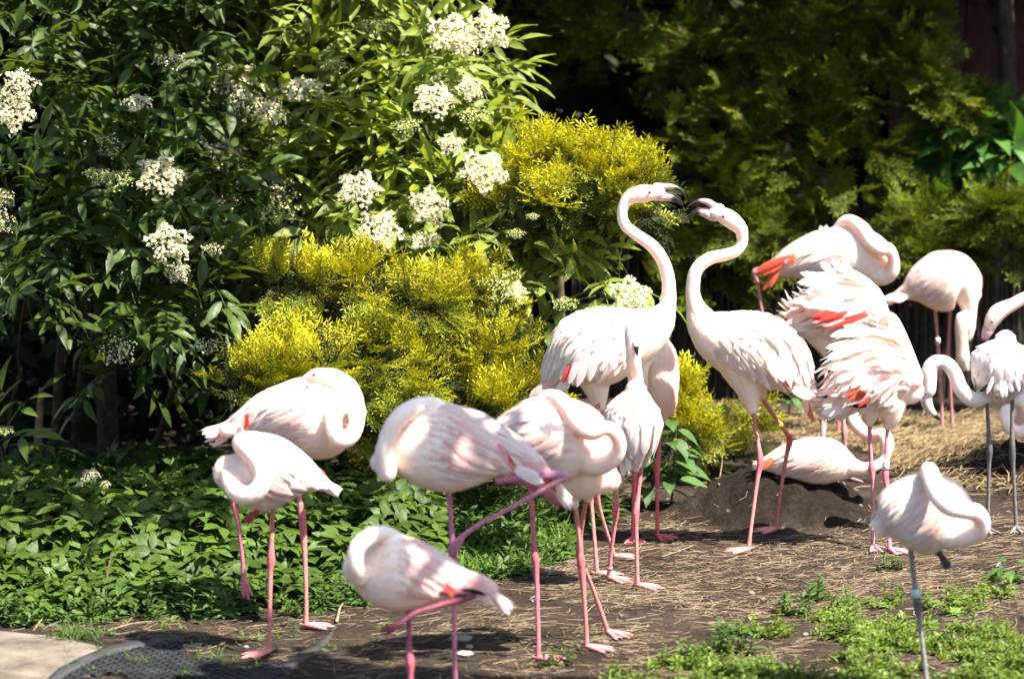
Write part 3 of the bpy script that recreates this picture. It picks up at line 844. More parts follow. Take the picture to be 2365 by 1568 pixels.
class Torso:
    """loft whose sections are known, so that feathers can be laid on it"""
    def __init__(s, pts, Y, depth_ratio):
        n = 40
        P3 = []
        for p in pts:
            u, v, r = p[:3]
            dy = p[3] if len(p) > 3 else 0
            P3.append(list(W(u, v, Y + dy)) + [r * mpp(Y)])
        Q = smooth_path(np.array(P3), n)
        s.P = Q[:, :3]; s.rv = np.maximum(Q[:, 3], .004)
        T = np.gradient(s.P, axis=0); T /= np.linalg.norm(T, axis=1, keepdims=True) + 1e-9
        s.T = T
        s.B = np.array([0, 1., 0]) - T * T[:, 1:2]; s.B /= np.linalg.norm(s.B, axis=1, keepdims=True)
        s.N = np.cross(s.T, s.B)
        if s.N[n // 2][2] < 0: s.N = -s.N
        s.rd = s.rv * depth_ratio
        s.len = np.linalg.norm(np.diff(s.P, axis=0), axis=1).sum()
    def at(s, q, th):
        k = np.clip(q, 0, 1) * (len(s.P) - 1); a = min(int(k), len(s.P) - 2); f = k - a
        L = lambda X: X[a] * (1 - f) + X[a + 1] * f
        P, Nn, B, rv, rd, T = L(s.P), L(s.N), L(s.B), L(s.rv), L(s.rd), L(s.T)
        if q < 0: P = P + T * q * s.len
        c, sn = math.cos(th), math.sin(th)
        p = P + Nn * rv * sn - B * rd * c
        n = Nn * sn / max(rv, .01) - B * c / max(rd, .01)
        # account for the taper of the body
        a2 = min(a + 2, len(s.P) - 1); a0 = max(a - 1, 0)
        slope = (s.rv[a2] - s.rv[a0]) / (np.linalg.norm(s.P[a2] - s.P[a0]) + 1e-6)
        n = n / np.linalg.norm(n) - T * np.clip(slope, -.8, .8)
        return p, n / np.linalg.norm(n)
    def solid(s, ns=22):
        V = []
        for i in range(len(s.P)):
            for k in range(ns):
                th = 2 * math.pi * k / ns
                V.append(s.P[i] + s.N[i] * s.rv[i] * math.sin(th) - s.B[i] * s.rd[i] * math.cos(th))
        V = np.array(V)
        V0, V1 = V[:ns].copy(), V[-ns:].copy()
        # rounded closing at the breast
        caps = []
        for a in (.5, 1.0, 1.5):
            caps.append(s.P[-1] + s.T[-1] * s.rv[-1] * math.sin(a) + (V1 - s.P[-1]) * math.cos(a))
        pre = [s.P[0] + (V0 - s.P[0]) * .05]
        V = np.vstack(pre + [V] + caps)
        return V, grid_faces(len(s.P) + 1 + len(caps), ns, True), np.ones((len(V), 3))
    def feather(s, q0, th0, Ls, dth, width, h0, lift, col0, col1, nk=6, pw=1.5, curl=0.0):
        C0, Nn = [], []
        for k in range(nk):
            t = k / (nk - 1)
            p, n = s.at(q0 - Ls * t, th0 - dth * t)
            C0.append(p + n * (h0 + lift * t ** pw - curl * max(0, t - .6))); Nn.append(n)
        C0 = np.array(C0); Nn = np.array(Nn)
        T = np.gradient(C0, axis=0); T /= np.linalg.norm(T, axis=1, keepdims=True) + 1e-9
        Wd = np.cross(Nn, T); Wd /= np.linalg.norm(Wd, axis=1, keepdims=True) + 1e-9
        return feather_mesh(C0, Wd, width, Nn, col0, col1)

def remeshed(parts, voxel, smooth=5):
    V, F, C = join(parts)
    me = mesh_from('tmp', V, F)
    o = bpy.data.objects.new('tmp', me); COL.objects.link(o)
    m = o.modifiers.new('r', 'REMESH'); m.mode = 'VOXEL'; m.voxel_size = voxel
    s = o.modifiers.new('s', 'SMOOTH'); s.factor = .5; s.iterations = smooth
    dg = bpy.context.evaluated_depsgraph_get(); dg.update()
    out = bpy.data.meshes.new_from_object(o.evaluated_get(dg))
    n = len(out.vertices); co = np.empty(n * 3, np.float32); out.vertices.foreach_get('co', co)
    fs = []
    for p in out.polygons:
        vs = p.vertices
        fs.append(tuple(vs) if len(vs) == 4 else (vs[0], vs[1], vs[2], vs[2]))
    bpy.data.objects.remove(o); bpy.data.meshes.remove(me); bpy.data.meshes.remove(out)
    return co.reshape(-1, 3), np.array(fs)

def foot_parts(ankle, yaw, toe=0.105, col=PINKLEG, hang=None):
    """three webbed toes and a small hind toe; hang gives the direction of a foot that is off the ground"""
    parts = []
    col = np.array(col)
    if hang is None:
        dirs = [np.array([math.cos(yaw + a), math.sin(yaw + a), 0]) for a in (-.50, 0, .50)]
        lens = (toe * .9, toe, toe * .88)
        tips = []
        for d, l in zip(dirs, lens):
            tip = ankle + d * l
            tip[2] = float(ground(tip[0], tip[1])) + .006
            mid = ankle + d * l * .45
            mid[2] = max(ankle[2] * .45 + tip[2] * .55, float(ground(mid[0], mid[1])) + .012)
            tips.append((mid, tip))
    else:
        h = np.array(hang, float); h /= np.linalg.norm(h)
        side = np.cross(h, np.array([0, 1, 0.3])); side /= np.linalg.norm(side)
        tips = []
        for a, l in ((-.22, toe * .9), (0, toe), (.22, toe * .88)):
            d = h * math.cos(a) + side * math.sin(a)
            tips.append((ankle + d * l * .5, ankle + d * l + np.array([0, .004, 0])))
    for mid, tip in tips:
        parts.append(tube(smooth_path(np.array([ankle, mid, tip]), 7), np.interp(np.linspace(0, 1, 7), [0, .5, .9, 1], [.0105, .009, .007, .004]), 7, col=col))
        e = tip + (tip - mid) / np.linalg.norm(tip - mid) * .012
        parts.append(tube(np.array([tip, e]), [.004, .0016], 5, col=(.05, .03, .03)))
    for (m0, t0), (m1, t1) in zip(tips[:-1], tips[1:]):
        Vw, nk = [], 6
        for i in range(nk):
            t = i / (nk - 1) * .88
            a = ankle * (1 - t) ** 2 + 2 * m0 * t * (1 - t) + t0 * t * t
            b = ankle * (1 - t) ** 2 + 2 * m1 * t * (1 - t) + t1 * t * t
            c = (a + b) / 2 - ((t0 + t1) / 2 - ankle) * .16 * t
            Vw += [a, (a + c) / 2 + np.array([0, 0, -.001]), c + np.array([0, 0, -.002]), (b + c) / 2 + np.array([0, 0, -.001]), b]
        parts.append((np.array(Vw), grid_faces(nk, 5), np.tile(col * np.array([1.05, 1.15, 1.1]), (len(Vw), 1))))
    if hang is None:
        bk = ankle - np.array([math.cos(yaw), math.sin(yaw), 0]) * .022 + np.array([0, 0, .004])
        parts.append(tube(np.array([ankle, bk]), [.006, .003], 6, col=col * .8))
    return parts

def digits(text, centre, right, up, nrm, h, mat, parent):
    cu = bpy.data.curves.new('band_number', 'FONT'); cu.body = text; cu.size = h; cu.align_x = 'CENTER'; cu.align_y = 'CENTER'; cu.extrude = .0002
    o = bpy.data.objects.new('tmp', cu); COL.objects.link(o)
    dg = bpy.context.evaluated_depsgraph_get(); dg.update()
    me = bpy.data.meshes.new_from_object(o.evaluated_get(dg))
    bpy.data.objects.remove(o)
    me.name = 'band_number'
    R = np.stack([right, up, nrm], 1)
    n = len(me.vertices); co = np.empty(n * 3, np.float32); me.vertices.foreach_get('co', co)
    co = co.reshape(-1, 3) @ R.T + centre
    me.vertices.foreach_set('co', co.astype(np.float32).ravel())
    me.materials.clear(); me.materials.append(mat)
    set_col(me, np.tile((.02, .02, .02), (n, 1)))
    return me

def make_leg(root, spec, Yhip, k):
    """spec: pts (u, v), hock index, col, yaw or hang, bands"""
    pts = spec['pts']; col = np.array(spec.get('col', PINKLEG))
    n = len(pts)
    if spec.get('hang') is None:
        g = hit(pts[-1][0], pts[-1][1] + spec.get('drop', 7))
        Yf = g[1]
    else:
        Yf = Yhip + spec.get('dyf', 0)
    v0, v1 = pts[0][1], pts[-1][1]
    P = []
    for i, p in enumerate(pts):
        f = (i / (n - 1)) if spec.get('hang') is not None else np.clip((p[1] - v0) / (v1 - v0 + 1e-6), 0, 1)
        Y = Yhip + spec.get('dy', 0) * (1 - f) + (Yf - Yhip) * f
        if len(p) > 2: Y += p[2]
        P.append(W(p[0], p[1], Y))
    if spec.get('hang') is None:
        P[-1] = np.array([P[-1][0], P[-1][1], float(ground(P[-1][0], P[-1][1])) + .016])
    P = np.array(P)
    h = spec.get('hock', n // 2)
    k_ = spec.get('thick', 1.0)
    R = np.full(n, .0088); R[:h] = .0098; R[0] = .0125; R[h] = .0165; R[-1] = .0105
    if h + 1 < n - 1: R[h + 1] = .0100
    Q = smooth_path(np.concatenate([P, R[:, None]], 1), 44)
    cc = np.tile(col, (44, 1))
    # knees and shanks are redder than the thighs
    hq = np.argmin(np.linalg.norm(Q[:, :3] - P[h], axis=1))
    for i in range(44):
        d = abs(i - hq)
        if d < 5: cc[i] = cc[i] * (1 - .0) + (np.array(spec.get('hockcol', REDLEG)) - cc[i]) * (1 - d / 5) * .8
    Rr = Q[:, 3] * k_ * .9
    Cc = np.vstack([[cc[0]] * 3, cc, [cc[-1]] * 3])
    V, F, C = tube(Q[:, :3], Rr, 10, col=Cc)
    leg = child('leg', V, F, C, M_SKIN, root)
    # foot
    if spec.get('hang') is not None:
        fp = foot_parts(P[-1], 0, spec.get('toe', .085), spec.get('footcol', col), spec['hang'])
    else:
        fp = foot_parts(P[-1], spec.get('yaw', math.pi), spec.get('toe', .108), spec.get('footcol', col))
    Vf, Ff, Cf = join(fp)
    child('foot', Vf, Ff, Cf, M_SKIN, leg)
    for (f, hgt, bc, text) in spec.get('bands', []):
        i = f * 43; a = min(int(i), 42)
        c = Q[a, :3] + (Q[a + 1, :3] - Q[a, :3]) * (i - a); d = Q[a + 1, :3] - Q[a, :3]; d /= np.linalg.norm(d)
        r = Q[a, 3] * k_ + .003
        tb = tube(np.array([c - d * hgt / 2, c - d * hgt * .49, c + d * hgt * .49, c + d * hgt / 2]), [r - .002, r, r, r - .002], 16, col=bc, round_ends=False)
        band = child('leg_band', *tb, M_PLASTIC, leg)
        if text:
            toc = CAM - c; toc = toc - d * toc.dot(d); toc /= np.linalg.norm(toc)
            right = -d; up = np.cross(toc, right)
            me = digits(text, c + toc * (r + .0008), right, up, toc, r * 2.1, M_PLASTIC, leg)
            # bend the figures round the ring
            m_ = len(me.vertices); co = np.empty(m_ * 3, np.float32); me.vertices.foreach_get('co', co); co = co.reshape(-1, 3)
            rel = co - c
            x = rel @ up; al = rel @ d; z = rel @ toc
            ang = np.clip(x / r, -1.4, 1.4)
            co = c + np.outer(al, d) + np.outer(np.sin(ang) * z, up) + np.outer(np.cos(ang) * z, toc)
            me.vertices.foreach_set('co', co.astype(np.float32).ravel())
            off = Vector(root.location) + Vector(leg.location) + Vector(band.location)
            o = bpy.data.objects.new('band_number', me); COL.objects.link(o); o.parent = leg
            o.location = -(Vector(root.location) + Vector(leg.location))

def bird(label, Y, T, torso, neck=None, depth=.80, legs=(), wing='sleek', thighs=(), bill=None, eye=None, tail=(), plumes=(), voxel=.007,
         body=BODY, stains=(), feathers=None, wing_q=(.16, .70), eye2=None, wcol=None, seed=0, collar=None):
    r = np.random.default_rng(seed + 100)
    ox, oy, s = T
    tr = lambda p: (ox + p[0] * s, oy + p[1] * s, p[2] * s) + tuple(p[3:])
    TO = Torso([tr(p) for p in torso], Y, depth)
    # where it stands
    base_pts = [l['pts'][-1] for l in legs if l.get('hang') is None]
    if base_pts:
        hs = [hit(b[0], b[1] + 7) for b in base_pts]; base = np.mean(hs, axis=0)
    else:
        c = TO.P.mean(0); base = np.array([c[0], c[1], float(ground(c[0], c[1]))])
    root = thing('flamingo', base, label, 'flamingo', 'flamingos of the flock')
    parts = [TO.solid()]
    nk = []
    for one in ([] if not neck else (neck if isinstance(neck[0], list) else [neck])):
        pts = []
        for p in one:
            u, v, rr = tr(p)[:3]; dy = p[3] if len(p) > 3 else 0
            pts.append(list(W(u, v, Y + dy)) + [rr * mpp(Y)])
        Q = smooth_path(np.array(pts), max(16, 5 * len(pts)))
        parts.append(tube(Q[:, :3], np.maximum(Q[:, 3], .004), 16)); nk.append(Q)
    for th in thighs:
        pts = [list(W(*tr(p)[:2], Y + (p[3] if len(p) > 3 else 0))) + [p[2] * s * mpp(Y)] for p in th]
        Q = smooth_path(np.array(pts), 12)
        parts.append(tube(Q[:, :3], Q[:, 3], 14))
    V, F = remeshed(parts, voxel)
    C = np.tile(np.array(body, float), (len(V), 1))
    for (u, v, rad, col, amt) in stains:
        c = W(ox + u * s, oy + v * s, Y); R_ = rad * s * mpp(Y)
        d2 = ((V[:, 0] - c[0]) ** 2 + (V[:, 2] - c[2]) ** 2) / R_ ** 2
        w = np.exp(-d2 * 1.4) * amt * (.7 + .6 * r.random(len(V)))
        w = np.clip(w, 0, 1)[:, None]
        C = C * (1 - w) + np.array(col) * w
    bo = child('body', V, F, C, M_PLUM, root)
    # down and small contour feathers as fine strands lying towards the tail
    cen = [TO.P]; dirs = [-TO.T]; lens = [np.full(40, .017)]
    for Q in nk:
        tq = np.gradient(Q[:, :3], axis=0); tq /= np.linalg.norm(tq, axis=1, keepdims=True) + 1e-9
        cen.append(Q[:, :3]); dirs.append(-tq); lens.append(np.full(len(Q), .008))
    rad = np.concatenate([TO.rv] + [Q[:, 3] for Q in nk])
    cen = np.concatenate(cen); dirs = np.concatenate(dirs); lens = np.concatenate(lens)
    fa = F[r.integers(len(F), size=5200)]
    mid = V[fa].mean(1)
    nr = np.cross(V[fa[:, 1]] - V[fa[:, 0]], V[fa[:, 2]] - V[fa[:, 0]]); nr /= np.linalg.norm(nr, axis=1, keepdims=True) + 1e-12
    near = np.argmin(np.linalg.norm(mid[:, None] - cen[None], axis=2) / rad[None], axis=1)
    d = dirs[near] + r.normal(0, .22, mid.shape); d -= nr * (d * nr).sum(1, keepdims=True); d /= np.linalg.norm(d, axis=1, keepdims=True) + 1e-9
    L_ = (lens[near] * r.uniform(.6, 1.5, len(mid)))[:, None]
    wd = np.cross(nr, d) * r.uniform(.0006, .0012, len(mid))[:, None]
    p0 = mid - nr * .001; p1 = mid + d * L_ * .55 + nr * L_ * .16; p2 = mid + d * L_ + nr * L_ * r.uniform(.08, .26, len(mid))[:, None]
    Vs = np.stack([p0 - wd, p0 + wd, p1 - wd * .8, p1 + wd * .8, p2 - wd * .15, p2 + wd * .15], 1).reshape(-1, 3)
    b6 = (np.arange(len(mid)) * 6)[:, None]
    Fs = np.concatenate([b6 + np.array([[0, 1, 3, 2]]), b6 + np.array([[2, 3, 5, 4]])], 0)
    Cs = np.repeat(np.clip(C[fa].mean(1) * r.uniform(.97, 1.05, (len(mid), 1)), 0, .93), 6, axis=0)
    child('down', Vs, Fs, Cs, M_FEATH, bo, kind='stuff')
    # bill
    if bill:
        for nm, pts, flat in bill:
            P3 = [list(W(*tr(p)[:2], Y + (p[3] if len(p) > 3 else 0))) + [p[2] * s * mpp(Y)] for p in pts]
            n = 16
            Q = smooth_path(np.array(P3), n)
            t = np.linspace(0, 1, n)
            k0, k1 = (.52, .62) if nm != 'pale' else (.6, .7)
            w = np.clip((t - k0) / (k1 - k0), 0, 1)[:, None]
            base_c = np.array((.70, .38, .41)) if nm != 'pale' else np.array((.62, .56, .52))
            if nm == 'edge': base_c = np.array((.03, .02, .025))
            cc = base_c * (1 - w) + np.array((.018, .016, .018)) * w
            Cc = np.vstack([[cc[0]] * 3, cc, [cc[-1]] * 3])
            Vb, Fb, Cb = tube(Q[:, :3], np.maximum(Q[:, 3], .0015), 12, flat=flat, flat_axis=(0, 1, 0), col=Cc)
            child({'upper': 'upper_bill', 'lower': 'lower_bill', 'edge': 'bill_edge'}.get(nm, 'bill'), Vb, Fb, Cb, M_BILL, root)
    if eye:
        u, v, rad, dy = eye; rad = rad * 1.2; dy = dy - .004
        c = W(ox + u * s, oy + v * s, Y + dy); R_ = rad * s * mpp(Y)
        rings = []
        Vv, Cc = [], []
        toc = (CAM - c) / np.linalg.norm(CAM - c)
        a = np.cross(toc, [0, 0, 1.]); a /= np.linalg.norm(a); b2 = np.cross(a, toc)
        for i, ph in enumerate((0.02, .30, .42, .75, .85, 1.2, 1.57, 2.4)):
            for k in range(12):
                th = 2 * math.pi * k / 12
                Vv.append(c + toc * math.cos(ph) * R_ + (a * math.cos(th) + b2 * math.sin(th)) * math.sin(ph) * R_)
                Cc.append((.01, .01, .01) if ph < .5 else ((.60, .48, .15) if ph < .8 else (.40, .24, .23)))
        child('eye', np.array(Vv), grid_faces(8, 12, True), np.array(Cc), M_EYE, root)
    # wings
    W0 = np.array(wcol if wcol is not None else FC['w']); Wp = np.array(FC['p'])
    def wing_side(sign):
        conv = (lambda th: th) if sign > 0 else (lambda th: math.pi - th)
        def add(lst, q, th, L, dth, w, h0, lift, c0, c1, **k):
            lst.append(TO.feather(q, conv(th), L, dth * sign, w * r.uniform(.85, 1.15), h0, lift * r.uniform(.6, 1.4), c0, c1, **k))
        cov, big = [], []
        lo, hi = wing_q
        R_ = math.radians
        m = TO.rv.max()
        if wing == 'sleek':
            for i, q in enumerate(np.linspace(hi, lo + .12, 9)):
                for th in np.arange(100, -34 + 20 * abs(q - .5), -13):
                    f = (hi - q) / (hi - lo)
                    add(cov, q + r.uniform(-.02, .02), R_(th + r.uniform(-5, 5)), .15 + .12 * f, R_(10 + 18 * f), m * .26, .0005, .002 + .004 * f, W0 * r.uniform(.92, 1.0) * .6 + Wp * .4, W0)
            for q in np.linspace(.62, lo + .06, 5):
                for th in np.arange(92, -22, -10):
                    f = (hi - q) / (hi - lo)
                    c0 = Wp if r.random() < .6 else np.array(FC['k']) * .8 + Wp * .2
                    add(big, q + r.uniform(-.03, .03), R_(th + r.uniform(-6, 6)), .30 + .08 * f, R_(32 + r.uniform(-8, 12)), m * .18, .003, .009, c0 * .85 + W0 * .15, W0 * r.uniform(.94, 1.03))
        elif wing == 'loose':
            for i, q in enumerate(np.linspace(hi, lo + .1, 10)):
                for th in np.arange(104, -30, -11):
                    f = (hi - q) / (hi - lo)
                    add(cov, q + r.uniform(-.02, .02), R_(th + r.uniform(-5, 5)), .12 + .08 * f, R_(12 + 18 * f), m * .20, .002, .008 + .012 * f, W0 * .7 + Wp * .3, W0)
            for q in np.linspace(.66, lo + .04, 6):
                for th in np.arange(98, -10, -9):
                    c0 = Wp if r.random() < .8 else np.array(FC['k'])
                    add(big, q + r.uniform(-.03, .03), R_(th + r.uniform(-6, 6)), .28 + r.uniform(0, .08), R_(42 + r.uniform(-12, 14)), m * .18, .007, .018, c0 * .5 + W0 * .5, W0 * r.uniform(.94, 1.04))
        elif wing == 'ruffled':
            for i, q in enumerate(np.linspace(hi, lo + .1, 10)):
                for th in np.arange(110, -34, -9):
                    f = (hi - q) / (hi - lo)
                    add(cov, q + r.uniform(-.03, .03), R_(th + r.uniform(-7, 7)), .15 + .06 * f, R_(6 + 10 * f + r.uniform(-8, 8)), m * .16, .003, .022 + .02 * f, W0 * .75 + Wp * .25, W0)
            for q in np.linspace(.86, lo + .10, 8):
                for th in np.arange(112, 0, -10):
                    f = (hi - q) / (hi - lo)
                    c0 = Wp if th > 25 else np.array(FC['k'])
                    add(big, q + r.uniform(-.03, .03), R_(th + r.uniform(-7, 7)), .22 + r.uniform(0, .07), R_(8 + r.uniform(-14, 14)), m * .165, .012, .050 + .035 * (th > 55), c0 * .35 + W0 * .65, W0 * r.uniform(.95, 1.04), curl=r.uniform(0, .05))
        elif wing == 'behind':      # seen from the tail end
            for q in np.linspace(.88, .30, 8):
                for th in np.arange(90, -95, -13):
                    add(cov, q + r.uniform(-.03, .03), R_(th + r.uniform(-6, 6)), .22, R_(r.uniform(-5, 5)), m * .24, .002, .010, W0 * .75 + Wp * .25, W0)
            for q in np.linspace(.70, .36, 4):
                for th in np.arange(84, -90, -17):
                    c0 = Wp if r.random() < .7 else np.array(FC['k'])
                    add(big, q + r.uniform(-.03, .03), R_(th + r.uniform(-6, 6)), .36, R_(r.uniform(-8, 8)), m * .26, .007, .020, c0 * .5 + W0 * .5, W0 * r.uniform(.95, 1.03))
        return cov, big
    if wing:
        for sg in ((1, -1) if wing != 'behind' else (1,)):
            cov, big = wing_side(sg)
            Vc, Fc, Cc = join(cov)
            wo = child('wing', Vc, Fc, Cc, M_FEATH, root)
            for b_ in big:
                child('feather', *b_, M_FEATH, wo)
    # tail and other single feathers traced one by one: (u0, v0, u1, v1, width, colour, dy0[, dy1])
    def blade(p, nm, parent):
        u0, v0, u1, v1, wd, cn, dy0 = p[:7]; dy1 = p[7] if len(p) > 7 else dy0
        A = W(ox + u0 * s, oy + v0 * s, Y + dy0); B_ = W(ox + u1 * s, oy + v1 * s, Y + dy1)
        L = np.linalg.norm(B_ - A)
        t = np.linspace(0, 1, 7)[:, None]
        sag = r.uniform(-.04, .10) * L
        C0 = A + (B_ - A) * t + np.array([0, 0, 1.]) * (sag * 4 * t * (1 - t)) + np.array([0, -1., 0]) * (.05 * L * 4 * t * (1 - t))
        d = (B_ - A) / L
        nv = np.array([0, -1., .35]); nv = nv - d * nv.dot(d); nv /= np.linalg.norm(nv)
        Wd = np.tile(np.cross(nv, d), (7, 1)); Nn = np.tile(nv, (7, 1))
        c = np.array(FC[cn])
        c1 = c if cn in 'bro' else c * .5 + W0 * .5
        child(nm, *feather_mesh(C0, Wd, wd * s * mpp(Y), Nn, c, c1), M_FEATH, parent)
    if tail:
        tl = None
        for p in tail:
            if tl is None:
                # the tail is carried by its first, middle feather
                blade(p, 'tail', root); tl = [o for o in root.children if o.name.startswith('tail')][-1]
            else: blade(p, 'tail_feather', tl)
    for p in plumes:
        if p[5] in 'rok' and p[4] >= 30:
            ux, vy = p[2] - p[0], p[3] - p[1]; ll = math.hypot(ux, vy) + 1e-6
            for j in (-1, -.35, .35, 1):
                ofs = j * p[4] * .30; e = r.uniform(.75, 1.1); b_ = r.uniform(-.15, .1)
                q = (p[0] + ux * b_ - vy / ll * ofs, p[1] + vy * b_ + ux / ll * ofs, p[0] + ux * e - vy / ll * ofs * 1.3, p[1] + vy * e + ux / ll * ofs * 1.3, p[4] * .42, 'k' if (p[5] != 'o' and r.random() < .35) else p[5], p[6] - .004 * abs(j)) + tuple(p[7:])
                blade(q, 'plume', root)
        else: blade(p, 'plume', root)
    for k, l in enumerate(legs): make_leg(root, l, Y, k)
    return root

Z1 = (1217.9, 377.0, .4438); Z2 = (1681.8, 435.0, .4439); Z3 = (406.0, 800.3, .4899); Z4 = (753.9, 840.9, .464); Z5 = (1217.9, 840.9, .464)
Z6 = (1739.8, 985.9, .3713); Z8 = (1449.9, 811.9, .3329)
def gy(u, v): return float(hit(u, v + 7)[1])
PI = math.pi
# A: back left, asleep with its eye showing
bird('pale sleeping flamingo with one eye open, head on its back, beside the golden yew', gy(706, 1442) + .02, Z3,
     [(240, 392, 26), (330, 365, 66), (440, 325, 118), (570, 325, 178), (680, 340, 195), (760, 330, 165), (810, 320, 110), (840, 310, 60)],
     [(790, 270, 44, -.05), (750, 310, 42, -.12), (742, 385, 40, -.155), (768, 436, 42, -.16), (815, 432, 40, -.155), (850, 375, 37, -.125), (850, 285, 42, -.07), (820, 200, 44, -.04), (755, 150, 42, -.03), (700, 136, 37, -.04), (655, 140, 34, -.04), (615, 156, 24, -.03)],
     legs=[dict(pts=[(640, 1040), (543, 1128), (551, 1210), (559, 1285), (562, 1334)], hock=1, hang=(.22, 0, -1), dyf=.05, col=(.55, .17, .23)),
           dict(pts=[(672, 1040), (690, 1143), (698, 1197), (704, 1290), (707, 1388), (706, 1446)], hock=2, yaw=-.05)],
     eye=(652, 132, 9, -.082), tail=[(330, 330, 190, 435, 42, 'r', -.03), (320, 350, 175, 470, 36, 'k', -.04), (320, 300, 215, 400, 40, 'r', -.01), (330, 385, 205, 380, 55, 'w', -.06), (300, 395, 200, 405, 45, 'w', -.05)],
     plumes=[(330, 320, 325, 400, 30, 'r', -.075)], seed=1)

# B: front left, small, asleep
bird('small sleeping flamingo with coiled neck standing on one leg at the front left', gy(621.5, 1501), Z3,
     [(700, 650, 16), (670, 635, 40), (600, 615, 92), (500, 600, 160), (400, 595, 190), (310, 600, 145), (262, 595, 90)],
     [(258, 560, 42, .0), (262, 640, 46, -.08), (310, 700, 48, -.14), (375, 690, 46, -.165), (412, 620, 44, -.16), (392, 545, 46, -.13), (345, 490, 50, -.09), (310, 455, 46, -.03), (340, 432, 36, .03), (390, 425, 26, .03)],
     legs=[dict(pts=[(640, 1120), (630, 1178), (627, 1251), (626, 1293), (624, 1330), (623, 1437), (621.5, 1505)], hock=3, yaw=PI + .55),
           dict(pts=[(610, 1130), (600, 1172), (592, 1182)], hock=1, hang=(-.8, -.1, -.75), dyf=-.05, dy=-.02, toe=.055, col=(.45, .07, .08), thick=.8)],
     tail=[(640, 610, 730, 668, 40, 'w', -.02), (650, 640, 725, 640, 40, 'w', -.05), (650, 570, 705, 615, 40, 'r', .0), (640, 640, 700, 655, 50, 'w', -.06)],
     plumes=[(470, 445, 505, 440, 22, 'w', -.03), (450, 438, 490, 428, 22, 'w', 0), (420, 425, 450, 420, 20, 'w', 0)], seed=2)

# C: blurred, centre left, big
bird('large out of focus flamingo in lavender shade holding one leg stretched out behind', gy(1052, 1598), Z4,
     [(1120, 585, 16), (1070, 530, 34), (980, 475, 72), (860, 440, 130), (740, 425, 190), (600, 420, 222), (470, 425, 200), (370, 440, 155), (305, 470, 100), (275, 490, 60)],
     [(300, 540, 50, -.08), (284, 450, 38, -.10), (303, 360, 42, -.10), (355, 275, 46, -.09), (425, 222, 46, -.06), (500, 198, 40, -.02), (560, 205, 32, .02), (600, 225, 24, .04)],
     legs=[dict(pts=[(1034, 1120), (1039, 1170), (1043, 1225), (1047, 1286), (1048, 1340), (1050, 1500), (1052, 1598)], hock=3, yaw=PI - .1, col=(.52, .19, .25), drop=8),
           dict(pts=[(1150, 1110), (1305, 1096), (1270, 1122), (1180, 1172), (1100, 1215), (1068, 1238)], hock=1, hang=(-.55, -.15, -.8), dyf=-.08, dy=-.05, col=(.50, .18, .25), hockcol=(.66, .30, .36), toe=.075)],
     tail=[(1000, 470, 1150, 600, 60, 'k', -.03), (960, 500, 1135, 560, 70, 'k', -.05), (1040, 510, 1145, 640, 36, 'o', -.04), (940, 520, 1080, 590, 70, 'w', -.07), (900, 430, 1120, 530, 60, 'p', 0)],
     plumes=[(870, 420, 930, 520, 36, 'r', -.155), (850, 400, 905, 500, 36, 'k', -.16), (590, 195, 650, 215, 26, 'w', -.03), (610, 205, 690, 235, 26, 'w', -.03)], seed=3)

# D: centre, asleep facing right
YD = gy(1243, 1518) + .02
bird('sleeping flamingo with coiled neck facing right just behind the blurred one', YD, Z5,
     [(-230, 420, 24), (-180, 385, 50), (-90, 360, 115), (30, 360, 190), (150, 375, 215), (270, 400, 195), (345, 430, 130), (385, 455, 75)],
     [(60, 200, 30, .02), (95, 165, 38, .0), (160, 178, 41, -.05), (215, 240, 42, -.09), (262, 308, 42, -.125), (320, 342, 40, -.15), (385, 318, 38, -.15), (440, 348, 38, -.14), (456, 420, 38, -.12), (415, 482, 44, -.10), (340, 505, 55, -.07), (260, 480, 70, -.03)],
     legs=[dict(pts=[(1250, 1060), (1227, 1119), (1229, 1184), (1233, 1258), (1236, 1287), (1239, 1330), (1243, 1467), (1243, 1522)], hock=4, yaw=.05, col=(.55, .16, .2)),
           dict(pts=[(1240, 1090), (1176, 1105), (1222, 1119), (1255, 1138)], hock=1, hang=(.85, -.1, -.5), dyf=-.02, col=(.45, .12, .16), toe=.08, thick=.9)],
     tail=[(-160, 380, -230, 430, 60, 'w', -.03)],
     plumes=[(60, 310, 120, 350, 40, 'w', -.19), (90, 300, 150, 330, 40, 'w', -.19), (110, 290, 185, 330, 40, 'w', -.18)], seed=4)
# D2: mostly hidden behind D
bird('flamingo mostly hidden behind the sleeping centre bird, only peach breast and legs showing', gy(1352, 1505) + .02, Z5,
     [(-40, 480, 50), (60, 500, 110), (170, 530, 140), (260, 550, 132), (340, 565, 95), (400, 575, 66)],
     [(380, 540, 50, 0), (400, 470, 40, .06), (350, 400, 38, .12), (270, 380, 36, .14), (200, 420, 30, .12)],
     legs=[dict(pts=[(1322, 1120), (1329, 1165), (1334, 1212), (1340, 1272), (1342, 1298), (1348, 1374), (1353, 1444), (1354, 1495)], hock=4, yaw=-.35),
           dict(pts=[(1362, 1120), (1352, 1165), (1341, 1231), (1338, 1268), (1345, 1300), (1371, 1365), (1403, 1437)], hock=3, yaw=-.75, dy=.04, drop=30, bands=[(.52, .03, (.03, .03, .035), None)])],
     thighs=[[(210, 600, 60), (225, 660, 36), (238, 705, 20)], [(300, 600, 50, .05), (305, 660, 30, .05)]], wing=None, seed=5)

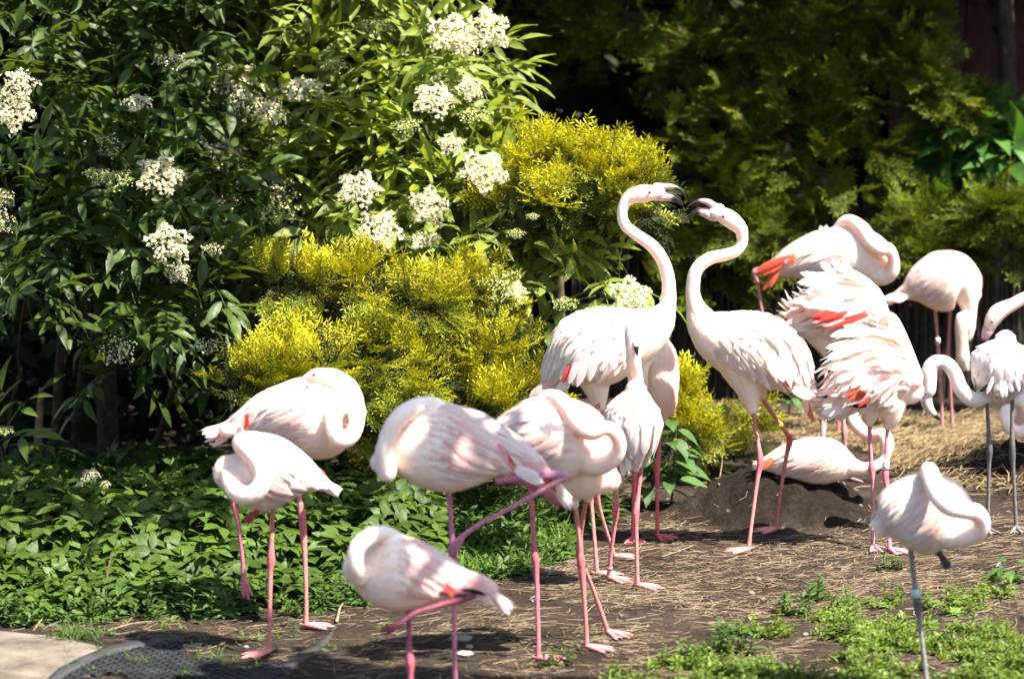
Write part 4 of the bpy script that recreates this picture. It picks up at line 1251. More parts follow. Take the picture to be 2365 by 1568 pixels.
# G: tall, head up, facing right
YG = gy(1378, 1325) + .12
bird('tall flamingo stretching its neck up and gaping to the right at its rival', YG, Z1,
     [(115, 1150, 24), (175, 1065, 92), (270, 1000, 186), (390, 958, 200), (510, 920, 170), (610, 878, 135), (690, 815, 88), (728, 750, 48)],
     [(700, 790, 62), (728, 745, 46), (738, 680, 38), (732, 600, 36), (705, 510, 35), (650, 432, 34), (572, 376, 31), (508, 322, 30), (493, 262, 29), (508, 208, 31), (545, 172, 40), (598, 160, 47), (650, 156, 39), (690, 152, 30)],
     legs=[dict(pts=[(1386, 920), (1376, 960), (1366, 1060), (1362, 1130), (1366, 1165), (1374, 1260), (1379, 1325)], hock=3, yaw=.05, dy=-.02),
           dict(pts=[(1392, 915), (1386, 960), (1374, 1080), (1376, 1130), (1386, 1180), (1408, 1250), (1418, 1286)], hock=3, yaw=.12, dy=.06)],
     thighs=[[(340, 1080, 110), (362, 1180, 66), (374, 1260, 36)]],
     bill=[('upper', [(672, 128, 26), (705, 124, 19), (745, 121, 13), (782, 132, 11), (808, 152, 8), (824, 178, 4), (828, 190, 2)], .85), ('lower', [(668, 172, 24), (700, 176, 21), (738, 176, 23), (772, 186, 18), (795, 202, 11), (806, 216, 5), (810, 225, 2)], .85), ('edge', [(690, 156, 2.5, -.008), (725, 152, 2.8, -.010), (765, 164, 2.8, -.010), (796, 190, 2.5, -.006), (808, 215, 2, 0)], 1)],
     eye=(637, 151, 8.5, -.0375), wing='loose', wing_q=(.12, .82), voxel=.006,
     tail=[(120, 1120, 10, 1215, 44, 'k', -.04), (140, 1130, 40, 1205, 40, 'k', -.05), (160, 1110, 60, 1190, 40, 'r', -.02), (220, 1150, 150, 1170, 50, 'w', -.08)],
     plumes=[(200, 860, 112, 960, 38, 'w', -.02), (215, 880, 110, 1030, 40, 'w', -.04), (230, 920, 130, 1090, 44, 'w', -.07), (260, 960, 170, 1130, 46, 'w', -.10), (300, 980, 215, 1150, 46, 'w', -.13), (330, 1000, 258, 1165, 46, 'w', -.14), (360, 1010, 322, 1135, 44, 'w', -.15),
             (230, 1060, 190, 1150, 40, 'r', -.11), (270, 1080, 240, 1160, 40, 'k', -.125), (260, 780, 190, 830, 34, 'w', 0), (240, 800, 160, 850, 34, 'w', 0)], seed=6)

# J: big male, facing left
YJ = gy(1729, 1265) + .06
bird('big flamingo with arched neck and open bill striding left with a yellow leg ring', YJ, Z1,
     [(1478, 1215, 22), (1425, 1160, 62), (1340, 1065, 148), (1220, 985, 188), (1090, 940, 175), (980, 888, 138), (905, 820, 84), (876, 745, 50)],
     [(905, 800, 66), (876, 745, 47), (860, 670, 38), (864, 600, 36), (892, 540, 35), (950, 496, 34), (1030, 477, 32), (1090, 455, 30), (1121, 405, 29), (1115, 350, 34), (1080, 312, 44), (1035, 280, 45), (995, 262, 36), (970, 255, 30)],
     legs=[dict(pts=[(1733, 915), (1738, 945), (1751, 1025), (1756, 1066), (1749, 1110), (1735, 1215), (1729, 1269)], hock=3, yaw=PI + .22, hockcol=(.55, .06, .1)),
           dict(pts=[(1748, 890), (1758, 915), (1786, 958), (1814, 997), (1824, 1015), (1816, 1055), (1799, 1160), (1793, 1222)], hock=4, yaw=PI + .30, dy=.07, hockcol=(.55, .06, .1), bands=[(.365, .012, (.75, .60, .03), None)])],
     thighs=[[(1110, 1060, 110), (1148, 1170, 70), (1172, 1280, 32)], [(1200, 1120, 70, .06), (1212, 1195, 36, .07)]],
     bill=[('upper', [(1000, 238, 28), (975, 228, 22), (940, 203, 17), (905, 197, 12), (868, 207, 9), (838, 224, 5), (826, 236, 2)], .85), ('lower', [(990, 278, 26), (962, 280, 22), (925, 258, 24), (888, 252, 19), (858, 266, 12), (840, 278, 6), (828, 286, 2)], .85), ('edge', [(972, 258, 2.8, -.008), (948, 242, 2.8, -.010), (905, 234, 2.8, -.010), (862, 252, 2.5, -.006), (835, 278, 2, 0)], 1)],
     eye=(1020, 277, 8.5, -.0375), wing='loose', wing_q=(.14, .80), voxel=.006,
     tail=[(1400, 1165, 1520, 1245, 46, 'p', -.06), (1410, 1180, 1500, 1270, 44, 'p', -.04), (1430, 1200, 1490, 1345, 34, 'o', -.05), (1440, 1190, 1455, 1310, 30, 'p', -.06), (1380, 1170, 1500, 1215, 60, 'w', -.08)],
     plumes=[(1390, 960, 1470, 1085, 42, 'w', -.03), (1370, 980, 1445, 1120, 42, 'w', -.06), (1340, 1000, 1410, 1150, 44, 'w', -.09), (1310, 1010, 1375, 1165, 46, 'w', -.12), (1330, 840, 1425, 920, 34, 'w', 0), (1400, 885, 1428, 915, 14, 'b', -.03),
             (1280, 1010, 1335, 1140, 44, 'w', -.14), (1340, 1110, 1375, 1160, 40, 'o', -.11), (1250, 1000, 1300, 1120, 44, 'w', -.15)], seed=7)

# F: white, seen from behind, neck up
bird('small white flamingo seen from behind with its neck raised and black bill tip showing', gy(1472, 1350), Z5,
     [(535, 500, 20), (528, 460, 62), (522, 385, 116), (522, 300, 140), (530, 220, 122), (538, 160, 80), (540, 130, 52)],
     [[(540, 190, 56, .05), (542, 120, 42, .04), (536, 60, 39, .03), (528, -20, 37, 0), (523, -90, 37, 0), (520, -150, 39, 0), (522, -185, 34, 0)]],
     depth=1.15, wing='behind', wcol=(.86, .83, .80),
     legs=[dict(pts=[(1484, 1040), (1481, 1080), (1474, 1140), (1468, 1186), (1469, 1215), (1471, 1300), (1472, 1353)], hock=3, yaw=-.15),
           dict(pts=[(1440, 1040), (1424, 1108), (1422, 1184), (1420, 1210), (1412, 1270), (1406, 1335)], hock=2, yaw=-.5, dy=.03, bands=[(.93, .008, (.3, .3, .3), None)])],
     bill=[('pale', [(535, -120, 17, -.02), (543, -85, 14, -.035), (546, -58, 8, -.04), (547, -40, 3, -.04)], .8)],
     stains=[(540, 60, 90, (.86, .62, .50), .8)],
     plumes=[(540, 190, 535, 300, 26, 'y', -.17), (520, 200, 510, 310, 30, 'p', -.17), (470, 470, 480, 560, 30, 'w', -.05), (500, 460, 505, 545, 30, 'w', -.08)], seed=8)

# H: behind F
bird('flamingo sleeping in the gap behind the small white one, one leg ringed grey', gy(1518, 1238), Z1,
     [(700, 1330, 22), (715, 1270, 58), (700, 1180, 88), (690, 1080, 98), (688, 980, 84), (690, 915, 44)],
     [(650, 990, 34, -.06), (608, 1060, 28, -.10), (603, 1130, 25, -.11), (612, 1185, 17, -.10)], depth=1.1, wing=None,
     legs=[dict(pts=[(1532, 930), (1526, 975), (1521, 1045), (1518, 1072), (1518, 1100), (1518, 1180), (1518, 1238)], hock=3, yaw=-.9, col=REDLEG, bands=[(.955, .008, (.35, .35, .38), None)]),
           dict(pts=[(1490, 960), (1465, 1068), (1466, 1085), (1464, 1150), (1462, 1243)], hock=2, yaw=-1.5, dy=.03, col=REDLEG)],
     thighs=[[(700, 1270, 50), (698, 1330, 24), (697, 1360, 14)]], stains=[(740, 1270, 90, (.78, .55, .45), .5)], seed=9)

# K: upper right, asleep, orange tail
YK = gy(1936, 1003)
bird('sleeping flamingo with bright orange tail and folded leg at the upper right', YK, Z2,
     [(215, 432, 26), (260, 412, 48), (350, 382, 92), (470, 362, 136), (600, 352, 150), (700, 360, 148), (775, 385, 115), (825, 415, 66)],
     [(560, 215, 22, .02), (600, 178, 30, .0), (640, 172, 33, -.03), (698, 214, 38, -.08), (742, 280, 40, -.12), (788, 316, 38, -.14), (832, 318, 33, -.13), (858, 368, 31, -.11), (852, 430, 38, -.09), (808, 460, 46, -.06), (740, 440, 60, -.03)],
     legs=[dict(pts=[(1965, 650), (1950, 760), (1940, 860), (1937, 890), (1935, 963), (1936, 1003)], hock=3, yaw=-.1, col=(.58, .15, .18), footcol=REDLEG, bands=[(.88, .02, (.02, .22, .24), None)]),
           dict(pts=[(1800, 615), (1744, 628), (1750, 655), (1760, 720), (1775, 800)], hock=1, hang=(.3, 0, -1), dyf=.02, col=(.55, .22, .24), hockcol=(.6, .25, .28), thick=1.15)],
     tail=[(300, 360, 150, 430, 44, 'o', -.06), (290, 380, 160, 450, 40, 'o', -.08), (260, 420, 180, 530, 32, 'o', -.06), (250, 430, 215, 520, 28, 'o', -.07), (330, 340, 180, 410, 40, 'o', -.04), (320, 350, 140, 425, 30, 'r', -.085), (230, 440, 190, 462, 12, 'b', -.09), (270, 440, 235, 490, 28, 'o', -.07)],
     plumes=[(340, 350, 320, 400, 36, 'o', -.10), (470, 250, 465, 222, 20, 'w', 0), (490, 240, 480, 195, 22, 'w', -.02), (510, 230, 510, 192, 20, 'w', -.01), (480, 240, 500, 205, 20, 'w', -.02)],
     stains=[(300, 440, 90, (.82, .68, .38), .6), (640, 150, 45, (.86, .60, .50), .7), (700, 215, 45, (.86, .60, .50), .5)], wing_q=(.32, .72), seed=10)

# L: ruffled bird behind, feeding
YL = gy(1951, 1104)
bird('ruffled flamingo with raised white wing feathers over a scarlet flank, feeding with its neck down', YL, Z2,
     [(300, 690, 22), (370, 712, 48), (470, 700, 100), (570, 660, 150), (680, 650, 150), (755, 690, 105), (790, 740, 62)],
     [[(760, 760, 70, .0), (780, 900, 48, .12), (690, 1080, 42, .14), (650, 1190, 38, .10), (690, 1255, 36, .06), (750, 1292, 35, .0), (805, 1282, 37, -.04), (828, 1335, 38, -.06), (812, 1395, 30, -.06)]],
     wing='ruffled', wing_q=(.10, .9),
     bill=[('lower', [(818, 1390, 26, -.06), (800, 1425, 20, -.06), (788, 1455, 14, -.06), (778, 1482, 6, -.06)], .8)],
     legs=[dict(pts=[(1915, 800), (1909, 840), (1904, 930), (1902, 985), (1901, 1020), (1900, 1088)], hock=3, yaw=-.2, col=DULLLEG, hockcol=DULLLEG),
           dict(pts=[(1950, 800), (1946, 900), (1948, 970), (1950, 1000), (1951, 1035), (1953, 1103)], hock=3, yaw=-.15, dy=.03, col=(.45, .2, .22), hockcol=DULLLEG, footcol=(.3, .2, .2))],
     thighs=[[(470, 760, 70), (500, 830, 38), (512, 870, 18)]],
     tail=[(420, 640, 262, 690, 44, 'o', -.06), (400, 620, 290, 675, 40, 'k', -.08), (380, 690, 245, 690, 30, 'b', -.04), (420, 660, 300, 700, 46, 'p', -.09), (470, 720, 300, 705, 70, 'w', -.08)],
     plumes=[(715, 655, 560, 705, 66, 'r', -.172, -.178), (620, 665, 470, 715, 66, 'r', -.175), (560, 655, 430, 690, 60, 'r', -.16), (520, 660, 400, 640, 50, 'k', -.13), (720, 650, 640, 660, 40, 'r', -.15),
             (560, 700, 640, 690, 40, 'o', -.15), (500, 640, 380, 600, 44, 'p', -.12), (480, 620, 330, 590, 40, 'g', -.10),
             (560, 470, 375, 440, 46, 'w', -.04, -.05), (540, 510, 360, 490, 46, 'w', -.07, -.08), (540, 550, 325, 595, 44, 'w', -.10, -.11), (560, 440, 480, 385, 40, 'w', 0), (600, 430, 540, 370, 36, 'w', 0), (640, 440, 595, 368, 36, 'w', 0),
             (560, 555, 400, 540, 46, 'w', -.12), (600, 590, 420, 598, 50, 'w', -.15), (660, 600, 500, 622, 44, 'w', -.165), (740, 620, 640, 645, 40, 'w', -.165), (600, 520, 440, 500, 46, 'w', -.13)], seed=11)

# M: ruffled bird in front
YM = gy(2016, 1261)
bird('ruffled white flamingo preening backwards, ringed with the white band 15', YM, Z2,
     [(520, 1165, 18), (580, 1130, 52), (660, 1065, 125), (750, 1005, 180), (830, 995, 182), (900, 1020, 130), (950, 1055, 70)],
     [(950, 990, 66, -.02), (930, 880, 46, -.02), (900, 790, 40, 0), (870, 715, 35, .02), (848, 675, 29, .05), (820, 690, 29, .11), (790, 750, 30, .15), (780, 800, 26, .16)],
     wing='ruffled', wing_q=(.14, .92),
     legs=[dict(pts=[(2008, 960), (2009, 1008), (2012, 1060), (2013, 1082), (2016, 1120), (2016, 1200), (2016, 1262)], hock=3, yaw=-1.3, col=(.55, .22, .25)),
           dict(pts=[(2050, 950), (2049, 990), (2047, 1050), (2045, 1099), (2050, 1140), (2053, 1227), (2055, 1269)], hock=3, yaw=-.9, dy=.02, col=(.58, .22, .26), bands=[(.375, .044, (.78, .77, .72), '15')])],
     thighs=[[(735, 1120, 70), (738, 1190, 42), (737, 1225, 20)], [(850, 1120, 80), (845, 1200, 50), (832, 1240, 22)]],
     tail=[(600, 1130, 482, 1192, 56, 'w', -.06), (590, 1100, 480, 1130, 44, 'p', -.07), (600, 1080, 500, 1060, 40, 'p', -.08), (590, 1070, 520, 1030, 36, 'k', -.06), (560, 1090, 485, 1080, 16, 'b', -.05), (610, 1140, 490, 1170, 60, 'w', -.08)],
     plumes=[(740, 1060, 600, 1110, 60, 'k', -.155), (700, 1030, 590, 1080, 60, 'k', -.15), (720, 1070, 660, 1120, 60, 'r', -.16), (690, 1040, 620, 1100, 40, 'o', -.16), (650, 1090, 610, 1115, 40, 'g', -.135), (720, 1130, 640, 1125, 30, 'b', -.12),
             (640, 800, 510, 830, 44, 'w', -.06), (640, 850, 515, 880, 46, 'w', -.09), (650, 900, 520, 940, 46, 'w', -.12), (670, 950, 560, 1010, 46, 'w', -.15), (700, 760, 530, 770, 44, 'w', -.03), (740, 740, 600, 715, 44, 'w', 0), (720, 960, 640, 1040, 46, 'w', -.17), (760, 980, 690, 1050, 46, 'w', -.18),
             (760, 760, 660, 720, 44, 'w', -.02), (690, 830, 560, 850, 46, 'w', -.12), (700, 900, 580, 930, 46, 'w', -.15), (880, 1090, 800, 1130, 50, 'w', -.13), (900, 1110, 830, 1160, 46, 'w', -.12)], seed=12)

# N: sitting on the nest ground
YN = float(hit(1880, 1112)[1])
bird('flamingo lying on the straw behind the mud mound with its neck along the ground', YN, (Z8[0], Z8[1] + 7, Z8[2]),
     [(935, 760, 18), (985, 755, 52), (1100, 740, 112), (1250, 735, 158), (1400, 745, 158), (1515, 775, 102), (1580, 790, 60)],
     [(1560, 785, 62, -.02), (1640, 792, 46, -.04), (1705, 778, 38, -.05), (1760, 750, 36, -.03), (1790, 720, 30, .03)], wing_q=(.24, .84),
     tail=[(1000, 730, 925, 800, 36, 'o', -.06), (1010, 720, 935, 770, 36, 'o', -.05), (990, 740, 900, 745, 36, 'k', -.04)],
     stains=[(1050, 800, 90, (.84, .74, .45), .55), (1650, 780, 22, (.3, .22, .18), .6)], seed=13)

# O: feeding, right
YO = gy(2176, 994)
bird('flamingo bending its dirty grey neck straight down, ringed with the white band 207', YO, Z2,
     [(885, 560, 18), (930, 540, 42), (1000, 510, 108), (1090, 490, 156), (1180, 475, 146), (1240, 500, 92), (1262, 550, 56)],
     [[(1225, 510, 80), (1246, 580, 56), (1256, 660, 36), (1258, 730, 27), (1250, 775, 22)], [(1250, 760, 20), (1235, 715, 24, -.02), (1216, 672, 31, -.05), (1212, 740, 33, -.06), (1218, 830, 32, -.06), (1222, 885, 36, -.06), (1232, 930, 24, -.06)]],
     legs=[dict(pts=[(2158, 690), (2161, 730), (2166, 790), (2170, 857), (2172, 885), (2174, 923), (2176, 992)], hock=3, yaw=-.5, col=(.55, .24, .25), hockcol=(.5, .2, .22), footcol=(.28, .25, .25), bands=[(.375, .04, (.78, .77, .72), '207'), (.50, .02, (.02, .02, .02), None)]),
           dict(pts=[(2197, 690), (2194, 730), (2190, 812), (2189, 832), (2194, 880), (2197, 940), (2199, 985)], hock=3, yaw=-.4, dy=.03, col=(.55, .24, .25), hockcol=(.5, .2, .22), footcol=(.28, .25, .25))],
     bill=[('pale', [(1232, 925, 22, -.06), (1240, 950, 15, -.06), (1242, 975, 10, -.06), (1242, 1000, 4, -.06)], .8)],
     stains=[(1215, 730, 60, (.34, .28, .20), .75), (1218, 800, 60, (.42, .35, .26), .6), (1220, 880, 60, (.50, .42, .32), .6), (1225, 930, 40, (.4, .34, .26), .6)],
     tail=[(930, 550, 850, 585, 32, 'y', -.04), (940, 530, 860, 565, 30, 'k', -.02), (930, 560, 870, 590, 36, 'w', -.06)],
     seed=14)

# Q: juvenile, right, seen from behind
bird('white young flamingo on grey legs lowering its black tipped bill, at the right edge', gy(2281, 1225), Z2,
     [(1436, 1088, 18), (1436, 1050, 74), (1430, 970, 156), (1432, 890, 165), (1438, 825, 112), (1442, 790, 54)],
     [(1350, 1040, 60, .02), (1325, 1085, 42, .0), (1270, 1098, 41, -.04), (1212, 1045, 40, -.06), (1178, 965, 39, -.06), (1140, 915, 38, -.06), (1085, 905, 40, -.06), (1050, 940, 44, -.06), (1040, 1000, 46, -.06), (1040, 1050, 41, -.06)],
     depth=1.0, wing='behind', wcol=(.84, .84, .86), body=(.82, .79, .76),
     legs=[dict(pts=[(2277, 890), (2279, 930), (2283, 990), (2285, 1042), (2284, 1075), (2282, 1180), (2281, 1222)], hock=3, yaw=-1.6, col=GREYLEG, hockcol=(.07, .07, .075)),
           dict(pts=[(2339, 885), (2338, 930), (2337, 985), (2338, 1045), (2340, 1080), (2344, 1160), (2347, 1218)], hock=3, yaw=-1.5, dy=.02, col=GREYLEG, hockcol=(.07, .07, .075))],
     bill=[('pale', [(1038, 1045, 34, -.06), (1028, 1090, 33, -.06), (1040, 1135, 28, -.06), (1062, 1165, 19, -.06), (1085, 1188, 11, -.06), (1103, 1206, 3, -.06)], .8)],
     eye=(1005, 1043, 8, -.085), stains=[(1075, 925, 45, (.25, .22, .20), .75), (1000, 1010, 50, (.5, .46, .42), .5), (1300, 1090, 40, (.6, .56, .52), .3)],
     plumes=[(1420, 1000, 1428, 1090, 24, 'w', -.165), (1438, 1000, 1446, 1086, 24, 'w', -.165), (1380, 980, 1345, 1070, 22, 'w', -.145), (1500, 980, 1515, 1060, 22, 'w', -.14), (1350, 1020, 1310, 1060, 18, 'b', -.12), (1400, 1020, 1395, 1080, 30, 'g', -.15), (1460, 1010, 1480, 1060, 30, 'g', -.14)], seed=15)

# R: head coming in from the right edge
bird('flamingo reaching its pink billed head in from the right edge', float(hit(2420, 1130)[1]), Z2,
     [(1990, 800, 30), (1920, 760, 110), (1820, 740, 150), (1740, 720, 120), (1690, 700, 70)],
     [(1720, 700, 60), (1660, 620, 42), (1600, 565, 34), (1540, 572, 32), (1480, 605, 34), (1425, 632, 42), (1395, 655, 45), (1372, 692, 40), (1360, 720, 32)],
     bill=[('upper', [(1362, 712, 32), (1348, 748, 30), (1334, 780, 20), (1322, 800, 12), (1308, 812, 5)], .85)], eye=(1373, 693, 8, -.041),
     legs=[dict(pts=[(2500, 830), (2500, 960), (2500, 1122)], hock=1, yaw=PI), dict(pts=[(2480, 830), (2485, 960), (2485, 1126)], hock=1, yaw=PI, dy=.05)], seed=16)

# S: sitting at the right edge
bird('flamingo sitting on the dark mound with its neck curled, cut by the right edge', float(hit(2366, 1090)[1]) + .1, Z2,
     [(1800, 1200, 24), (1720, 1190, 90), (1620, 1185, 122), (1540, 1190, 112), (1478, 1185, 76), (1452, 1175, 46)],
     [(1460, 1170, 50, -.06), (1448, 1210, 34, -.10), (1490, 1262, 34, -.13), (1545, 1260, 34, -.14), (1580, 1200, 34, -.14), (1550, 1120, 34, -.12), (1510, 1090, 30, -.06), (1540, 1070, 24, -.02)], wing_q=(.15, .7), seed=17)

# T: blurred, front right
bird('out of focus flamingo asleep on one grey leg with looped neck, front right', gy(2146, 1622), Z6,
     [(812, 600, 70), (835, 590, 135), (890, 565, 195), (990, 545, 245), (1100, 540, 262), (1200, 545, 222), (1280, 570, 152), (1330, 600, 82)],
     [(1080, 290, 44, -.02), (1090, 272, 54, -.06), (1105, 310, 58, -.10), (1130, 380, 60, -.16), (1162, 445, 60, -.19), (1225, 500, 58, -.20), (1310, 520, 55, -.19), (1388, 535, 54, -.17), (1425, 595, 50, -.15), (1398, 655, 54, -.13), (1310, 690, 60, -.10), (1220, 690, 70, -.06)],
     legs=[dict(pts=[(2100, 1240), (2106, 1290), (2112, 1345), (2119, 1395), (2122, 1425), (2132, 1500), (2145, 1622)], hock=3, yaw=PI * 1.2, col=(.24, .22, .21), hockcol=(.05, .05, .055), drop=9, bands=[(.335, .03, (.45, .55, .5), None)]),
           dict(pts=[(2150, 1240), (2165, 1272), (2174, 1284)], hock=1, hang=(.55, 0, -.85), dyf=-.04, col=(.05, .045, .045), toe=.05, thick=.9)],
     stains=[(1030, 700, 130, (.78, .70, .34), .85), (1080, 250, 60, (.55, .5, .45), .4)], body=(.84, .76, .71), wing_q=(.2, .75), seed=18)

# U: blurred, front, small
bird('small blurred flamingo asleep at the front with its pink tail pointing right', gy(951, 1716), Z4,
     [(830, 1155, 18), (770, 1112, 34), (660, 1090, 74), (540, 1062, 132), (430, 1048, 180), (320, 1040, 190), (225, 1030, 152), (165, 1015, 90)],
     [(165, 1060, 50, -.06), (140, 1000, 40, -.10), (150, 920, 42, -.10), (200, 868, 44, -.08), (262, 842, 42, -.04), (320, 846, 34, 0), (370, 866, 24, .02)],
     legs=[dict(pts=[(942, 1390), (944, 1430), (945, 1490), (947, 1530), (948, 1570), (951, 1716)], hock=3, yaw=PI, col=(.40, .10, .15), drop=9),
           dict(pts=[(960, 1360), (1090, 1372), (1014, 1398), (958, 1416), (925, 1438)], hock=1, hang=(-.85, -.1, -.45), dyf=-.06, dy=-.05, col=(.28, .07, .11), hockcol=(.3, .08, .12), footcol=(.2, .05, .08), toe=.06)],
     tail=[(700, 1060, 850, 1140, 60, 'k', -.04), (680, 1090, 840, 1200, 46, 'k', -.05), (690, 1040, 860, 1120, 50, 'p', -.02), (640, 1130, 800, 1150, 26, 'b', -.06), (620, 1150, 700, 1150, 20, 'b', -.08)],
     plumes=[(480, 1090, 560, 1150, 50, 'k', -.155), (580, 1090, 640, 1150, 40, 'r', -.12)], seed=19)
# ------------------------------------------------------------------ ground plants and litter
HERB = [stalked(herb_cluster(s), .22) for s in (1, 2, 3)]
HERBMESH = [herb_cluster(s, (.05, .10, .018)) for s in (5, 6, 7)]

def front_line(u):
    return np.interp(u, [-200, 0, 300, 500, 650, 800, 950, 1050, 1200, 1300, 1400], [1440, 1428, 1420, 1405, 1392, 1378, 1360, 1335, 1310, 1275, 1240])

def ground_pts(n, u0, u1, f0, f1, bias=1.0):
    P = []
    while len(P) < n:
        u = rng.uniform(u0, u1); t = rng.uniform(0, 1) ** bias
        v = f0(u) * (1 - t) + f1(u) * t
        d = ray(u, v); k = -CAM_Z / d[2]
        p = CAM + d * k
        P.append((p[0], p[1], float(ground(p[0], p[1])), u, v, t))
    return np.array(P)

# ground elder sheet, left
P = ground_pts(1600, -150, 1000, front_line, lambda u: np.interp(u, [0, 500, 1000], [1190, 1160, 1210]))
Ms, near = [], []
for x, y, z, u, v, t in P:
    h = (.04 + .13 * min(1, t * 3)) * rng.uniform(.5, 1.6)
    nrm = np.array([0.1, -.25, 1]) + rng.normal(0, .38, 3)
    Ms.append(mat4(frame(rng.normal(size=3) * np.array([1, 1, .1]), nrm), (x, y, z + h), rng.uniform(.7, 1.35)))
Ms = np.array(Ms); w = rng.integers(3, size=len(Ms))
V, F, C = join([merge(HERB[k], Ms[w == k], rng.uniform(.7, 1.25, ((w == k).sum(), 1)) * np.ones((1, 3))) for k in range(3)])
struct('ground_elder_cover', V, F, C, M_HERB, 'stuff')

def small_weed(seed, col=(.058, .105, .020), n=9, L=.05, h=.08):
    """upright weed: leaves up a stem"""
    r = np.random.default_rng(seed)
    parts = [tube([(0, 0, 0), (.004, 0, h * .5), (0, .004, h)], [.002, .0016, .001], 4, col=col, round_ends=False)]
    for i in range(n):
        a = i * 2.4 + r.uniform(-.3, .3); f = (i + 1) / n
        l = L * r.uniform(.7, 1.2) * (1.1 - .5 * f)
        lf = leaflet(l, l * .42, .25, r.uniform(-.1, .4), np.array(col) * r.uniform(.8, 1.25), 4, .05, i)
        parts.append(xf(lf, rotz(a) @ roty(-r.uniform(.1, .7)), (0, 0, h * f)))
    return join(parts)

def rosette(seed, col, n, L, wr, tilt=(.1, .6), droop=.4):
    r = np.random.default_rng(seed)
    parts = []
    for i in range(n):
        l = L * r.uniform(.7, 1.15)
        lf = leaflet(l, l * wr, .22, r.uniform(.2, .5) * droop / .4, np.array(col) * r.uniform(.8, 1.2), 6, .07, i)
        parts.append(xf(lf, rotz(i * 2.4 + r.uniform(-.3, .3)) @ roty(-r.uniform(*tilt)), (0, 0, .01)))
    return join(parts)

def tuft(seed, n=26, L=.09, col=(.065, .115, .02)):
    r = np.random.default_rng(seed)
    parts = []
    for i in range(n):
        l = L * r.uniform(.5, 1.2)
        lf = leaflet(l, .0045, .2, r.uniform(.2, .8), np.array(col) * r.uniform(.8, 1.3), 4)
        parts.append(xf(lf, rotz(r.uniform(0, 6.28)) @ roty(-r.uniform(.6, 1.45)), (r.normal(0, .012), r.normal(0, .012), 0)))
    return join(parts)

WEED = [small_weed(s) for s in (1, 2)] + [rosette(3, (.07, .14, .03), 8, .05, .4)]
GRASS = [tuft(s) for s in (1, 2)]

def scatter(name, protos, P, size, mat, up_r=.25, tint=None):
    Ms = np.array([mat4(frame(rng.normal(size=3) * np.array([1, 1, .05]), np.array([0, 0, 1]) + rng.normal(0, up_r, 3)), (x, y, z - .003), rng.uniform(*size)) for x, y, z in P[:, :3]])
    w = rng.integers(len(protos), size=len(P))
    parts = []
    for k in range(len(protos)):
        if (w == k).any():
            tt = rng.uniform(.7, 1.3, ((w == k).sum(), 1)) * np.ones((1, 3))
            parts.append(merge(protos[k], Ms[w == k], tt if tint is None else tt * tint))
    V, F, C = join(parts)
    return struct(name, V, F, C, mat, 'stuff')

# weeds along the edge of the bed, grass by the yew, chickweed sheet front right
P = ground_pts(700, -100, 1330, lambda u: front_line(u) + 22, lambda u: front_line(u) - 60)
scatter('edge_weeds', WEED, P, (.7, 1.5), M_HERB)
P = ground_pts(260, 1020, 1320, lambda u: front_line(u) + 6, lambda u: front_line(u) - 80)
scatter('grass', GRASS, P, (.7, 1.4), M_HERB, tint=np.array((1.15, 1.2, 1)))
P = ground_pts(500, 1000, 1420, lambda u: front_line(u) - 40, lambda u: front_line(u) - 170)
scatter('nettle_cover', WEED, P, (1.2, 2.2), M_HERB)
def noise2(x, y): return math.sin(3.1 * x + 1.3 * math.sin(2.3 * y)) + math.sin(4.7 * y + 2.1 * x) + .6 * math.sin(9 * x - 7 * y)
P = ground_pts(3600, 1300, 2460, lambda u: np.full_like(u, 1640.) if np.ndim(u) else 1640., lambda u: np.interp(u, [1300, 1450, 1600, 1750, 1900, 2100, 2365], [1570, 1530, 1470, 1420, 1395, 1390, 1365]))
keep = np.array([.6 * noise2(p[0] * 1.6, p[1] * 1.6) + .7 * noise2(p[0] * 4.3 + 1, p[1] * 3.6) > -.15 + 1.3 * p[5] ** 1.5 - .5 * (p[3] > 1900) + .9 * (p[3] < 1560) for p in P])
CHICK = [small_weed(s, n=8, L=.055, h=.045) for s in (21, 22)] + [rosette(23, (.07, .14, .03), 8, .05, .4), small_weed(24, n=11, L=.045, h=.10), tuft(25, 14, .07)]
scatter('chickweed_cover', CHICK, P[keep], (.5, 1.0), M_HERB, tint=np.array((1.5, 1.2, .9)))
P = ground_pts(60, 150, 900, lambda u: 1560 + 0 * u, lambda u: front_line(u) + 10)
scatter('path_weeds', WEED + GRASS, P, (.35, .7), M_HERB)

# single plants one can point at
def plant(name, V, F, C, u, v, label, cat, size=1.0, mat=None, yaw=0, group=None):
    p = hit(u, v)
    V = (np.asarray(V) * size) @ rotz(yaw).T + p + np.array([0, 0, -.004])
    return single(name, V, F, C, mat or M_HERB, label, cat, group)

def leafy_plant(name, u, v, label, L, n, h, wr=.5, col=(.06, .12, .03)):
    """a plant with big leaves, each leaf a part"""
    p = hit(u, v)
    t = thing(name, p, label, 'plant')
    r = rng
    top = p + np.array([.02, -.02, h])
    child('stem', *tube(smooth_path(np.array([p - [0, 0, .01], p + [.01, 0, h * .5], top]), 6), np.linspace(.006, .003, 6), 5, col=(.08, .12, .04)), M_HERB, t)
    pr = leaflet(L, L * wr, .18, .45, col, 7, .06, 3); me = mesh_from('leaf', *pr); me.materials.append(M_HERB)
    for i in range(n):
        f = i / n
        a = i * 2.4 + r.uniform(-.3, .3)
        R = rotz(a) @ roty(r.uniform(-.35, .45)) @ rotx(r.uniform(-.3, .3))
        q = p + np.array([0, 0, .04 + h * (.2 + .8 * f)]) + R @ np.array([.03, 0, 0])
        place('leaf', me, t, Matrix(mat4(R, q, r.uniform(.75, 1.1) * (1.1 - .35 * f)).tolist()))
    return t

